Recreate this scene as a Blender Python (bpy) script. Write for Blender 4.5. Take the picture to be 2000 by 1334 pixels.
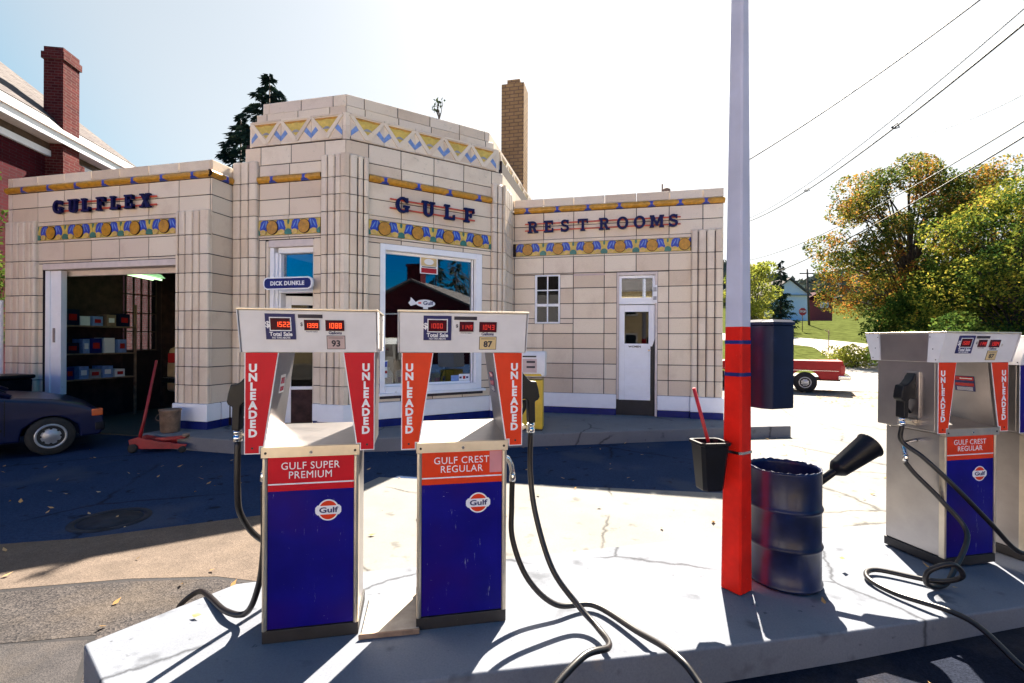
import bpy, bmesh, math, random
from math import radians as R, sin, cos, pi, sqrt, atan2
from mathutils import Vector as V, Matrix
random.seed(7)
for o in list(bpy.data.objects): bpy.data.objects.remove(o)
S = bpy.context.scene; COL = S.collection

# ------------------------------------------------------------------ camera, sky, sun, exposure
cam_d = bpy.data.cameras.new('camera'); cam = bpy.data.objects.new('camera', cam_d); COL.objects.link(cam)
cam_d.sensor_width = 36; cam_d.lens = 36*932.04/2000; cam_d.clip_start = .05; cam_d.clip_end = 2000
EYE = 1.80; YAW = R(13.071); PITCH = R(-0.074); ROLL = R(0.326)
cam.matrix_world = (Matrix.Translation((0, 0, EYE)) @ Matrix.Rotation(YAW, 4, 'Z') @ Matrix.Rotation(pi/2+PITCH, 4, 'X')
                    @ Matrix.Rotation(ROLL, 4, 'Z'))
S.camera = cam
SUN_EL, SUN_AZ = R(46.5), R(7.0)          # azimuth measured from +Y towards +X
w = bpy.data.worlds.new('World'); S.world = w; w.use_nodes = True
nt = w.node_tree; bg = nt.nodes['Background']
sky = nt.nodes.new('ShaderNodeTexSky'); sky.sky_type = 'NISHITA'; sky.sun_disc = False
sky.sun_elevation = SUN_EL; sky.sun_rotation = SUN_AZ; sky.air_density = 1.0; sky.dust_density = 2.4; sky.ozone_density = 3.0
# hazy, pale air on the sun's side and deep blue away from it, with a soft shoulder to the glare
wtc = nt.nodes.new('ShaderNodeTexCoord'); dp = nt.nodes.new('ShaderNodeVectorMath'); dp.operation = 'DOT_PRODUCT'
nt.links.new(wtc.outputs['Generated'], dp.inputs[0]); dp.inputs[1].default_value = (sin(SUN_AZ)*cos(SUN_EL), cos(SUN_AZ)*cos(SUN_EL), sin(SUN_EL))
mr = nt.nodes.new('ShaderNodeMapRange'); mr.inputs[1].default_value = .15; mr.inputs[2].default_value = .68; mr.inputs[3].default_value = 2.5; mr.inputs[4].default_value = .60
mr.interpolation_type = 'SMOOTHSTEP'; nt.links.new(dp.outputs['Value'], mr.inputs[0])
hs = nt.nodes.new('ShaderNodeHueSaturation'); mh = nt.nodes.new('ShaderNodeMapRange'); nt.links.new(dp.outputs['Value'], mh.inputs[0]); nt.links.new(mh.outputs[0], hs.inputs['Hue'])
mh.inputs[1].default_value = -.1; mh.inputs[2].default_value = .5; mh.inputs[3].default_value = .532; mh.inputs[4].default_value = .474
nt.links.new(mr.outputs[0], hs.inputs['Saturation']); nt.links.new(sky.outputs[0], hs.inputs['Color'])
SHO = .14
m1 = nt.nodes.new('ShaderNodeVectorMath'); m1.operation = 'MULTIPLY_ADD'; m1.inputs[1].default_value = (SHO*1.08,)*3; m1.inputs[2].default_value = (1, 1, 1)
dv = nt.nodes.new('ShaderNodeVectorMath'); dv.operation = 'DIVIDE'
nt.links.new(hs.outputs[0], m1.inputs[0]); nt.links.new(hs.outputs[0], dv.inputs[0]); nt.links.new(m1.outputs[0], dv.inputs[1])
nt.links.new(dv.outputs[0], bg.inputs[0]); bg.inputs[1].default_value = .058
sd = bpy.data.lights.new('sun', 'SUN'); sd.energy = 5.0; sd.angle = R(.5); sd.color = (1, .90, .76)
sun = bpy.data.objects.new('sun', sd); COL.objects.link(sun)
sdir = V((sin(SUN_AZ)*cos(SUN_EL), cos(SUN_AZ)*cos(SUN_EL), sin(SUN_EL)))
sun.rotation_euler = sdir.to_track_quat('Z', 'Y').to_euler(); sun.location = (5, 30, 30)
S.view_settings.view_transform = 'Standard'; S.view_settings.look = 'None'
S.view_settings.exposure = 2.45; S.view_settings.gamma = 1.0
S.render.engine = 'CYCLES'; S.cycles.max_bounces = 8; S.cycles.transparent_max_bounces = 12

# ------------------------------------------------------------------ materials
def N(nt, t, **k):
    n = nt.nodes.new(t)
    for a, b in k.items(): setattr(n, a, b)
    return n
def ramp(nt, fac, stops):
    r = N(nt, 'ShaderNodeValToRGB'); e = r.color_ramp.elements
    while len(e) < len(stops): e.new(.5)
    for i, (p, c) in enumerate(stops): e[i].position = p; e[i].color = (*c, 1)
    nt.links.new(fac, r.inputs[0]); return r.outputs[0]
def mixc(nt, a, b, fac, mode='MIX'):
    m = N(nt, 'ShaderNodeMix', data_type='RGBA', blend_type=mode)
    if hasattr(fac, 'is_linked'): nt.links.new(fac, m.inputs[0])
    else: m.inputs[0].default_value = fac
    for s, i in ((a, 6), (b, 7)):
        if hasattr(s, 'is_linked'): nt.links.new(s, m.inputs[i])
        else: m.inputs[i].default_value = (*s, 1)
    return m.outputs[2]
def noise(nt, scale, detail=4, rough=.6, vec=None, out=0):
    n = N(nt, 'ShaderNodeTexNoise'); n.inputs['Scale'].default_value = scale; n.inputs['Detail'].default_value = detail
    n.inputs['Roughness'].default_value = rough
    if vec is None:
        c = N(nt, 'ShaderNodeTexCoord'); vec = c.outputs['Object']
    nt.links.new(vec, n.inputs['Vector']); return n.outputs[out]
def base_mat(name):
    m = bpy.data.materials.new(name); m.use_nodes = True
    return m, m.node_tree, m.node_tree.nodes['Principled BSDF']
def bump(nt, p, h, strength=.3, dist=.01):
    b = N(nt, 'ShaderNodeBump'); b.inputs['Strength'].default_value = strength; b.inputs['Distance'].default_value = dist
    nt.links.new(h, b.inputs['Height']); nt.links.new(b.outputs[0], p.inputs['Normal'])
def mat(name, col, rough=.6, metal=0, var=.12, nscale=6, bmp=0, bscale=60, spec=.5, coat=0, dark=None, wear=None, wscale=9, wpos=(.62, .70)):
    m, nt, p = base_mat(name)
    d = dark or tuple(c*(1-var*1.6) for c in col)
    c = ramp(nt, noise(nt, nscale), [(.3, d), (.7, tuple(min(1, x*(1+var*.5)) for x in col))])
    if wear:
        f = ramp(nt, noise(nt, wscale, 8, .7), [(wpos[0], (0, 0, 0)), (wpos[1], (1, 1, 1))]); c = mixc(nt, c, wear, f)
    nt.links.new(c, p.inputs['Base Color'])
    p.inputs['Roughness'].default_value = rough; p.inputs['Metallic'].default_value = metal
    p.inputs['Specular IOR Level'].default_value = spec; p.inputs['Coat Weight'].default_value = coat
    if bmp: bump(nt, p, noise(nt, bscale, 6), bmp)
    return m
def emit(name, col, s):
    m, nt, p = base_mat(name); p.inputs['Base Color'].default_value = (*[c*.3 for c in col], 1)
    p.inputs['Emission Color'].default_value = (*col, 1); p.inputs['Emission Strength'].default_value = s; return m
def tile_mat():
    m, nt, p = base_mat('terracotta_tile')
    g = N(nt, 'ShaderNodeNewGeometry')
    c = ramp(nt, g.outputs['Random Per Island'], [(0, (.67, .54, .41)), (.25, (.77, .64, .50)), (.5, (.81, .69, .54)), (.75, (.84, .73, .59)), (1, (.73, .61, .50))])
    sp = ramp(nt, noise(nt, 170, 2, .8), [(.40, (.70, .62, .56)), (.58, (1, 1, 1))])
    c = mixc(nt, c, sp, .4, 'MULTIPLY')
    st = ramp(nt, noise(nt, 1.7, 7, .65), [(.28, (.76, .70, .66)), (.48, (1, 1, 1))])
    c = mixc(nt, c, st, .55, 'MULTIPLY')
    rn = ramp(nt, noise(nt, 14, 7, .7), [(.60, (0, 0, 0)), (.72, (1, 1, 1))])
    geo = N(nt, 'ShaderNodeSeparateXYZ'); nt.links.new(g.outputs['Position'], geo.inputs[0])
    hi = N(nt, 'ShaderNodeMapRange'); hi.inputs[1].default_value = 3.6; hi.inputs[2].default_value = 5.2; nt.links.new(geo.outputs[2], hi.inputs[0])
    mu = N(nt, 'ShaderNodeMath', operation='MULTIPLY'); nt.links.new(rn, mu.inputs[0]); nt.links.new(hi.outputs[0], mu.inputs[1])
    mu2 = N(nt, 'ShaderNodeMath', operation='MULTIPLY'); mu2.inputs[1].default_value = .7; nt.links.new(mu.outputs[0], mu2.inputs[0])
    c = mixc(nt, c, (.30, .29, .20), mu2.outputs[0])
    nt.links.new(c, p.inputs['Base Color']); p.inputs['Roughness'].default_value = .38; p.inputs['Specular IOR Level'].default_value = .4
    bump(nt, p, noise(nt, 9, 5), .06, .01)
    return m
def brick_mat(name, c1, c2, mortar, bw=.21, bh=.07, ms=.012, axis='auto', soot=None):
    m, nt, p = base_mat(name)
    tc = N(nt, 'ShaderNodeTexCoord'); g = N(nt, 'ShaderNodeNewGeometry')
    s = N(nt, 'ShaderNodeSeparateXYZ'); nt.links.new(tc.outputs['Object'], s.inputs[0])
    a = N(nt, 'ShaderNodeMath', operation='ADD'); nt.links.new(s.outputs[0], a.inputs[0]); nt.links.new(s.outputs[1], a.inputs[1])
    cb = N(nt, 'ShaderNodeCombineXYZ'); nt.links.new(a.outputs[0], cb.inputs[0]); nt.links.new(s.outputs[2], cb.inputs[1])
    b = N(nt, 'ShaderNodeTexBrick'); nt.links.new(cb.outputs[0], b.inputs['Vector'])
    b.inputs['Color1'].default_value = (*c1, 1); b.inputs['Color2'].default_value = (*c2, 1); b.inputs['Mortar'].default_value = (*mortar, 1)
    b.inputs['Scale'].default_value = 1; b.inputs['Brick Width'].default_value = bw; b.inputs['Row Height'].default_value = bh
    b.inputs['Mortar Size'].default_value = ms; b.inputs['Mortar Smooth'].default_value = .2
    c = mixc(nt, b.outputs[0], ramp(nt, noise(nt, 3, 6), [(.3, (.6, .6, .6)), (.65, (1.0, 1.0, 1.0))]), .7, 'MULTIPLY')
    if soot:
        mr = N(nt, 'ShaderNodeMapRange'); mr.inputs[1].default_value = soot[0]; mr.inputs[2].default_value = soot[1]; nt.links.new(s.outputs[2], mr.inputs[0])
        c = mixc(nt, c, (.05, .04, .04), mr.outputs[0])
    nt.links.new(c, p.inputs['Base Color']); p.inputs['Roughness'].default_value = .9; p.inputs['Specular IOR Level'].default_value = .08
    bump(nt, p, b.outputs['Fac'], -.4, .01)
    return m
def glass_mat(name, tint=(.75, .85, .9), refl=1.6, base=.03):
    m = bpy.data.materials.new(name); m.use_nodes = True; nt = m.node_tree; nt.nodes.clear()
    out = N(nt, 'ShaderNodeOutputMaterial'); t = N(nt, 'ShaderNodeBsdfTransparent'); t.inputs[0].default_value = (*tint, 1)
    g = N(nt, 'ShaderNodeBsdfGlossy'); g.inputs['Roughness'].default_value = .01; g.inputs[0].default_value = (.95, .97, 1, 1)
    fr = N(nt, 'ShaderNodeFresnel'); fr.inputs[0].default_value = 1.5
    ma = N(nt, 'ShaderNodeMath', operation='MULTIPLY_ADD'); ma.inputs[1].default_value = refl; ma.inputs[2].default_value = base; ma.use_clamp = True
    nt.links.new(fr.outputs[0], ma.inputs[0])
    mx = N(nt, 'ShaderNodeMixShader'); nt.links.new(ma.outputs[0], mx.inputs[0]); nt.links.new(t.outputs[0], mx.inputs[1]); nt.links.new(g.outputs[0], mx.inputs[2])
    nt.links.new(mx.outputs[0], out.inputs[0]); return m
def leaf_mat(name, stops, trans=.45):
    m = bpy.data.materials.new(name); m.use_nodes = True; nt = m.node_tree; nt.nodes.clear()
    out = N(nt, 'ShaderNodeOutputMaterial'); g = N(nt, 'ShaderNodeNewGeometry')
    tc = N(nt, 'ShaderNodeTexCoord')
    nz = noise(nt, .45, 3, .6, tc.outputs['Object'])
    mm = N(nt, 'ShaderNodeMath', operation='MULTIPLY_ADD'); mm.inputs[1].default_value = .45; nt.links.new(g.outputs['Random Per Island'], mm.inputs[0])
    sc = N(nt, 'ShaderNodeMapRange'); sc.inputs[1].default_value = .3; sc.inputs[2].default_value = .7; sc.inputs[4].default_value = .6; nt.links.new(nz, sc.inputs[0])
    nt.links.new(sc.outputs[0], mm.inputs[2])
    c = ramp(nt, mm.outputs[0], stops)
    d = N(nt, 'ShaderNodeBsdfDiffuse'); t = N(nt, 'ShaderNodeBsdfTranslucent'); nt.links.new(c, d.inputs[0]); nt.links.new(c, t.inputs[0])
    mx = N(nt, 'ShaderNodeMixShader'); mx.inputs[0].default_value = trans
    nt.links.new(d.outputs[0], mx.inputs[1]); nt.links.new(t.outputs[0], mx.inputs[2]); nt.links.new(mx.outputs[0], out.inputs[0]); return m
def steel_mat(name, col=(.62, .60, .58), rough=.30):
    m, nt, p = base_mat(name)
    tc = N(nt, 'ShaderNodeTexCoord'); mp = N(nt, 'ShaderNodeMapping'); mp.inputs['Scale'].default_value = (1.2, 1.2, 90)
    nt.links.new(tc.outputs['Object'], mp.inputs[0])
    n = noise(nt, 3, 4, .6, mp.outputs[0]); n2 = noise(nt, 2.5, 6)
    c = ramp(nt, n2, [(.3, tuple(x*.72 for x in col)), (.7, col)]); nt.links.new(c, p.inputs['Base Color'])
    p.inputs['Metallic'].default_value = .95
    r = N(nt, 'ShaderNodeMapRange'); r.inputs[3].default_value = rough-.06; r.inputs[4].default_value = rough+.14; nt.links.new(n, r.inputs[0])
    nt.links.new(r.outputs[0], p.inputs['Roughness']); bump(nt, p, n, .05, .002); return m

M = {}
M['tile'] = tile_mat()
M['joint'] = mat('tile_joint', (.028, .013, .016), .9, var=.3)
M['white_paint'] = mat('white_paint', (.88, .89, .93), .5, var=.03, wear=(.66, .64, .64), wscale=5, wpos=(.66, .72))
M['pink_paint'] = mat('faded_white_paint', (.70, .60, .56), .55, var=.08)
M['blue_paint'] = mat('blue_paint', (.006, .016, .16), .45, var=.2, spec=.25)
M['gold'] = mat('gold_glaze', (.56, .27, .022), .3, var=.25, nscale=14)
M['yellow_glaze'] = mat('yellow_glaze', (.70, .50, .10), .35, var=.2, nscale=10)
M['peach_glaze'] = mat('peach_glaze', (.72, .47, .16), .35, var=.2, nscale=10)
M['blue_glaze'] = mat('blue_glaze', (.03, .07, .50), .3, var=.25, nscale=14)
M['pale_blue_glaze'] = mat('pale_blue_glaze', (.20, .32, .64), .35, var=.2, nscale=14)
M['green_glaze'] = mat('green_glaze', (.05, .20, .16), .35, var=.2)
M['grey_glaze'] = mat('grey_glaze', (.33, .33, .36), .4, var=.2)
M['letter_blue'] = mat('letter_blue', (.004, .008, .075), .45, var=.2, spec=.2)
M['rail_orange'] = mat('rail_orange', (.66, .085, .035), .4, var=.25)
M['red_panel'] = mat('crimson_panel', (.58, .002, .016), .42, var=.08, spec=.2)
M['orange_panel'] = mat('orange_red_panel', (.74, .045, .008), .42, var=.08, spec=.2)
M['pink_patch'] = mat('faded_pink_patch', (.62, .25, .27), .45)
def scuffed(name, col):
    m, nt, p = base_mat(name)
    tc = N(nt, 'ShaderNodeTexCoord'); mp = N(nt, 'ShaderNodeMapping'); mp.inputs['Scale'].default_value = (9, 9, 1.2); nt.links.new(tc.outputs['Object'], mp.inputs[0])
    f1 = ramp(nt, noise(nt, 5, 9, .75, mp.outputs[0]), [(.635, (0, 0, 0)), (.67, (1, 1, 1))])
    mp2 = N(nt, 'ShaderNodeMapping'); mp2.inputs['Scale'].default_value = (2.5, 2.5, 13); nt.links.new(tc.outputs['Object'], mp2.inputs[0])
    f2 = ramp(nt, noise(nt, 6, 9, .8, mp2.outputs[0]), [(.675, (0, 0, 0)), (.69, (1, 1, 1))])
    c = mixc(nt, col, tuple(x*1.5+.0015 for x in col), ramp(nt, noise(nt, 3, 4), [(.35, (0, 0, 0)), (.7, (1, 1, 1))]))
    c = mixc(nt, c, (.020, .003, .13), ramp(nt, noise(nt, 1.6, 3), [(.42, (0, 0, 0)), (.68, (1, 1, 1))])); c = mixc(nt, c, (.22, .24, .34), f1); c = mixc(nt, c, (.45, .47, .55), f2)
    nt.links.new(c, p.inputs['Base Color']); p.inputs['Roughness'].default_value = .4; p.inputs['Specular IOR Level'].default_value = .1; return m
M['panel_blue'] = scuffed('pump_panel_blue', (.004, .003, .15))
M['white_enamel'] = mat('white_enamel', (.74, .73, .74), .35, var=.06, wear=(.50, .44, .38), wscale=7, wpos=(.68, .74))
M['white_print'] = mat('white_print', (.82, .82, .84), .5, var=.03)
M['navy_print'] = mat('navy_print', (.02, .022, .12), .4)
M['black_print'] = mat('black_print', (.03, .025, .04), .5)
M['cream_label'] = mat('cream_label', (.68, .52, .26), .5)
M['pink_label'] = mat('pink_label', (.58, .44, .42), .5)
M['led_box'] = mat('led_window', (.07, .006, .012), .2)
M['led'] = emit('led_red', (1, .07, .015), .42)
M['led_dim'] = emit('led_red_dim', (1, .03, .015), .10)
M['steel'] = steel_mat('stainless_steel', (.45, .42, .41), .32)
M['trim'] = mat('aluminium_trim', (.66, .58, .46), .35, .75, var=.12)
M['chrome'] = mat('chrome', (.75, .74, .72), .15, 1, var=.08)
M['plinth'] = mat('plinth_black', (.018, .016, .018), .6, var=.3, wear=(.25, .25, .25), wscale=20, wpos=(.68, .72))
M['rubber'] = mat('hose_rubber', (.010, .008, .009), .38, var=.3, nscale=10)
M['nozzle_black'] = mat('nozzle_black', (.005, .006, .010), .42, var=.3, spec=.3)
M['post_red'] = mat('post_red', (.70, .014, .006), .55, var=.15, spec=.15, wear=(.62, .42, .36), wscale=26, wpos=(.69, .71))
M['post_white'] = mat('post_white', (.50, .51, .63), .6, var=.1, nscale=3, spec=.2)
M['barrel_blue'] = mat('barrel_blue', (.006, .014, .060), .36, var=.35, coat=.08, spec=.3, bmp=.04, bscale=7, wear=(.16, .17, .20), wscale=30, wpos=(.72, .76))
M['box_navy'] = mat('plastic_navy', (.003, .009, .040), .5, var=.2, wear=(.012, .022, .06), wscale=6, spec=.25)
M['black_plastic'] = mat('black_plastic', (.004, .005, .010), .4, var=.3, spec=.25)
M['red_paint'] = mat('red_paint', (.50, .012, .02), .4, var=.2)
M['jack_red'] = mat('jack_red', (.30, .01, .015), .5, var=.3)
M['rust'] = mat('rusty_steel', (.30, .20, .14), .7, .2, var=.35)
M['plate'] = mat('cover_plate_steel', (.42, .37, .31), .5, .35, var=.2, nscale=9, wear=(.32, .18, .08), wscale=6)
M['pump_yellow'] = mat('pump_yellow', (.70, .46, .025), .4, var=.1)
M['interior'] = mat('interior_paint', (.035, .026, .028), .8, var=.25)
M['garage_dark'] = mat('dark_garage_wall', (.06, .028, .026), .9, var=.4)  # dark reddish tone for the garage's inner walls and door bottoms
M['roof'] = mat('roof_tar', (.06, .055, .05), .9)
M['glass'] = glass_mat('window_glass', (.55, .66, .72), 2.6, .07)
M['glass_dark'] = glass_mat('small_pane_glass', (.10, .14, .22), .22, .004)
M['tyre'] = mat('tyre', (.015, .014, .014), .8, var=.3)
M['hub'] = mat('wheel_cover', (.42, .43, .46), .35, .6)
M['car_blue'] = mat('car_blue', (.002, .006, .040), .3, 0, var=.1, spec=.3, coat=.25)
M['car_glass'] = mat('car_glass', (.02, .03, .04), .05, 0, spec=.8)
M['amber'] = mat('amber_lens', (.55, .10, .02), .25)
M['truck_red'] = mat('truck_red', (.36, .010, .014), .4, var=.1, spec=.25)
M['lens_red'] = mat('red_lens', (.42, .02, .02), .25)
M['tan_car'] = mat('tan_car_paint', (.50, .33, .17), .3, .1, coat=.5)
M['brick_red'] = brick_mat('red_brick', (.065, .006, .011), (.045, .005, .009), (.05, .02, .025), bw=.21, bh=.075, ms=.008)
M['brick_chimney'] = brick_mat('red_chimney_brick', (.105, .018, .018), (.06, .010, .013), (.11, .06, .055), bw=.21, bh=.075, ms=.009)
M['brick_rear_sunlit'] = brick_mat('rear_wing_sunlit_brick', (.34, .09, .08), (.26, .07, .06), (.36, .24, .22), bw=.21, bh=.075, ms=.009)  # brightened copy of the red brick, sunlight put into its colour
M['brick_tan'] = brick_mat('tan_brick', (.42, .26, .12), (.36, .22, .10), (.20, .12, .08), bw=.25, bh=.10, ms=.014)
M['shingle'] = brick_mat('roof_shingle', (.11, .098, .10), (.14, .125, .12), (.06, .05, .05), bw=.3, bh=.14, ms=.008)
M['roof_slate'] = mat('dark_roof_edge', (.012, .02, .035), .6, var=.3)
M['wood_dark'] = mat('dark_wood', (.10, .065, .045), .8, var=.3)
M['bark'] = mat('bark', (.075, .055, .045), .9, var=.4, nscale=3, bmp=.5, bscale=12)
M['wire'] = mat('wire_black', (.02, .02, .022), .6)
M['grass'] = mat('lawn_grass', (.075, .090, .026), .95, var=.35, nscale=1.2, spec=0)
M['dry_leaf'] = leaf_mat('dry_leaf', [(0, (.30, .16, .06)), (.5, (.45, .28, .12)), (1, (.50, .40, .25))], .2)
M['house_white'] = mat('white_siding', (.86, .84, .86), .6, var=.05)
M['barn_red'] = mat('barn_red', (.20, .03, .03), .7, var=.15)
M['pale_siding'] = mat('cream_siding', (.76, .66, .56), .7, var=.06); M['yellow_siding'] = mat('yellow_siding', (.74, .58, .34), .7, var=.06)

# ------------------------------------------------------------------ geometry helpers
class F:                                   # local frame: s along, o outwards, u up
    def __init__(f, org=(0, 0, 0), s=(1, 0, 0), o=(0, -1, 0), u=(0, 0, 1)):
        f.g, f.s, f.o, f.u = V(org), V(s), V(o), V(u)
    def __call__(f, s, o, z): return f.g+f.s*s+f.o*o+f.u*z
WORLD = F((0, 0, 0), (1, 0, 0), (0, 1, 0))
class MB:
    def __init__(s): s.bm = bmesh.new(); s.mats = []
    def mi(s, m):
        m = M[m] if isinstance(m, str) else m
        if m not in s.mats: s.mats.append(m)
        return s.mats.index(m)
    def face(s, pts, m, smooth=False):
        f = s.bm.faces.new([s.bm.verts.new(p) for p in pts]); f.material_index = s.mi(m); f.smooth = smooth; return f
    def loft(s, rings, m, cap=True, closed=True, smooth=False):
        i = s.mi(m); vr = [[s.bm.verts.new(p) for p in r] for r in rings]; n = len(vr[0])
        for a, b in zip(vr, vr[1:]):
            for k in range(n if closed else n-1):
                f = s.bm.faces.new((a[k], a[(k+1) % n], b[(k+1) % n], b[k])); f.material_index = i; f.smooth = smooth
        if cap:
            for r in (vr[0][::-1], vr[-1]):
                if n > 2: f = s.bm.faces.new(r); f.material_index = i
    def prism(s, fr, poly, o0, o1, m):     # polygon in (s,z), from o0 to o1 along o
        s.loft([[fr(a, o0, b) for a, b in poly], [fr(a, o1, b) for a, b in poly]], m)
    def vprism(s, fr, poly, z0, z1, m):    # polygon in (s,o)
        s.loft([[fr(a, b, z0) for a, b in poly], [fr(a, b, z1) for a, b in poly]], m)
    def box(s, fr, s0, s1, o0, o1, z0, z1, m):
        s.prism(fr, [(s0, z0), (s1, z0), (s1, z1), (s0, z1)], o0, o1, m)
    def tube(s, pts, r, m, n=10, cap=True, smooth=True):
        pts = [V(p) for p in pts]; rings = []; prev = None
        for i, p in enumerate(pts):
            t = (pts[min(i+1, len(pts)-1)]-pts[max(i-1, 0)]).normalized()
            if prev is None:
                a = t.orthogonal().normalized()
            else:
                a = (prev-t*prev.dot(t)).normalized()
            prev = a; b = t.cross(a); rr = r[i] if isinstance(r, (list, tuple)) else r
            rings.append([p+(a*cos(2*pi*k/n)+b*sin(2*pi*k/n))*rr for k in range(n)])
        s.loft(rings, m, cap, True, smooth)
    def lathe(s, fr, prof, m, n=32, smooth=True, cap=True):   # (radius, z) around the frame's up axis
        rings = [[fr(r*cos(2*pi*k/n), r*sin(2*pi*k/n), z) for k in range(n)] for r, z in prof]
        s.loft(rings, m, cap, True, smooth)
    def disc(s, fr, cx, cz, rx, rz, o0, o1, m, n=20, a0=0, a1=2*pi):
        full = abs(a1-a0-2*pi) < 1e-6; k = n if full else n+1
        s.prism(fr, [(cx+rx*cos(a0+(a1-a0)*i/n), cz+rz*sin(a0+(a1-a0)*i/n)) for i in range(k)], o0, o1, m)
    def build(s, name, parent=None, bevel=0, loc=None, seg=2):
        bmesh.ops.recalc_face_normals(s.bm, faces=s.bm.faces)
        me = bpy.data.meshes.new(name); s.bm.to_mesh(me); s.bm.free()
        for m in s.mats: me.materials.append(m)
        return link(name, me, parent, bevel, seg)
def link(name, me, parent=None, bevel=0, seg=2):
    o = bpy.data.objects.new(name, me); COL.objects.link(o)
    if parent is not None:
        o.parent = parent
        if parent.get('inv') : o.matrix_parent_inverse = abs_m(parent).inverted()
    if bevel:
        b = o.modifiers.new('bevel', 'BEVEL'); b.width = bevel; b.segments = seg; b.limit_method = 'ANGLE'; b.angle_limit = R(40)
        o.modifiers.new('wn', 'WEIGHTED_NORMAL'); 
    return o
def abs_m(o):
    m = o.matrix_basis.copy()
    if o.parent: m = abs_m(o.parent) @ o.matrix_parent_inverse @ m
    return m
def tag(o, label=None, cat=None, group=None, kind=None):
    for k, v in (('label', label), ('category', cat), ('group', group), ('kind', kind)):
        if v: o[k] = v
    return o
def thing(name, loc, label, cat, group=None, rz=0, world=True):
    o = bpy.data.objects.new(name, None); COL.objects.link(o); o.location = loc; o.rotation_euler = (0, 0, rz)
    o.empty_display_size = .2
    if world: o['inv'] = 1                 # children are modelled in world coordinates
    return tag(o, label, cat, group)
def sub(o): o['inv'] = 1; return o         # a part whose sub-parts are also modelled in world coordinates
def text_into(mb, fr, txt, size, cs, cz, o0, o1, m, bold=0, sx=1.0, align='CENTER', space=1.0):
    c = bpy.data.curves.new('t', 'FONT'); c.body = txt; c.size = size; c.align_x = align; c.align_y = 'CENTER'
    c.offset = bold; c.resolution_u = 3; c.space_character = space; c.fill_mode = 'FRONT'
    o = bpy.data.objects.new('t', c); COL.objects.link(o)
    me = bpy.data.meshes.new_from_object(o.evaluated_get(bpy.context.evaluated_depsgraph_get()))
    bpy.data.objects.remove(o); bpy.data.curves.remove(c)
    i = mb.mi(m); vs = [mb.bm.verts.new(fr(cs+v.co.x*sx, o1, cz+v.co.y)) for v in me.vertices]
    fs = []
    for p in me.polygons:
        try:
            f = mb.bm.faces.new([vs[k] for k in p.vertices]); f.material_index = i; fs.append(f)
        except ValueError: pass
    if o0 != o1:
        ed = {}
        for p in me.polygons:
            for a, b in p.edge_keys: ed[(a, b)] = ed.get((a, b), 0)+1
        bk = {}
        def back(k):
            if k not in bk:
                v = me.vertices[k]; bk[k] = mb.bm.verts.new(fr(cs+v.co.x*sx, o0, cz+v.co.y))
            return bk[k]
        for (a, b), n in ed.items():
            if n == 1:
                try: f = mb.bm.faces.new((vs[a], vs[b], back(b), back(a))); f.material_index = i
                except ValueError: pass
    bpy.data.meshes.remove(me)
def catmull(pts, k=8):
    pts = [V(p) for p in pts]; P = [pts[0]*2-pts[1]]+pts+[pts[-1]*2-pts[-2]]; out = []
    for i in range(1, len(P)-2):
        for j in range(k):
            t = j/k; a, b, c, d = P[i-1], P[i], P[i+1], P[i+2]
            out.append(.5*((2*b)+(c-a)*t+(2*a-5*b+4*c-d)*t*t+(3*b-a-3*c+d)*t**3))
    out.append(pts[-1]); return out
def rects_minus(r, holes):
    out = [r]
    for h in holes:
        nx = []
        for a0, a1, b0, b1 in out:
            x0, x1, y0, y1 = max(a0, h[0]), min(a1, h[1]), max(b0, h[2]), min(b1, h[3])
            if x0 >= x1-1e-6 or y0 >= y1-1e-6: nx.append((a0, a1, b0, b1)); continue
            if b0 < y0: nx.append((a0, a1, b0, y0))
            if y1 < b1: nx.append((a0, a1, y1, b1))
            if a0 < x0: nx.append((a0, x0, y0, y1))
            if x1 < a1: nx.append((x1, a1, y0, y1))
        out = nx
    return [q for q in out if q[1]-q[0] > .012 and q[3]-q[2] > .012]
def tiles(mb, fr, sj, zj, holes=(), g=.0075, t=.016, o=0.0, m='tile'):
    for a, b in zip(sj, sj[1:]):
        for c, d in zip(zj, zj[1:]):
            for q in rects_minus((a, b, c, d), holes):
                e = .0035
                s0, s1, z0, z1 = q[0]+g, q[1]-g, q[2]+g, q[3]-g
                if s1-s0 < .01 or z1-z0 < .01: continue
                mb.loft([[fr(s0, o-t, z0), fr(s1, o-t, z0), fr(s1, o-t, z1), fr(s0, o-t, z1)],
                         [fr(s0, o-e, z0), fr(s1, o-e, z0), fr(s1, o-e, z1), fr(s0, o-e, z1)],
                         [fr(s0+e, o, z0+e), fr(s1-e, o, z0+e), fr(s1-e, o, z1-e), fr(s0+e, o, z1-e)]], m)
def core(mb, fr, s0, s1, z0, z1, holes=(), o0=-.30, o1=-.012, m='joint'):
    for q in rects_minus((s0, s1, z0, z1), holes): mb.box(fr, q[0], q[1], o0, o1, q[2], q[3], m)
ZJ = [.66, .985, 1.31, 1.64, 1.97, 2.30, 2.63, 2.97, 3.30, 3.66]
ZU = [4.055, 4.355, 4.655]
def rng(a, b, j0, step):
    k = math.floor((a-j0)/step)-1; out = [a]
    while j0+k*step < b-.04:
        x = j0+k*step
        if x > a+.04: out.append(x)
        k += 1
    return out+[b]
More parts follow.
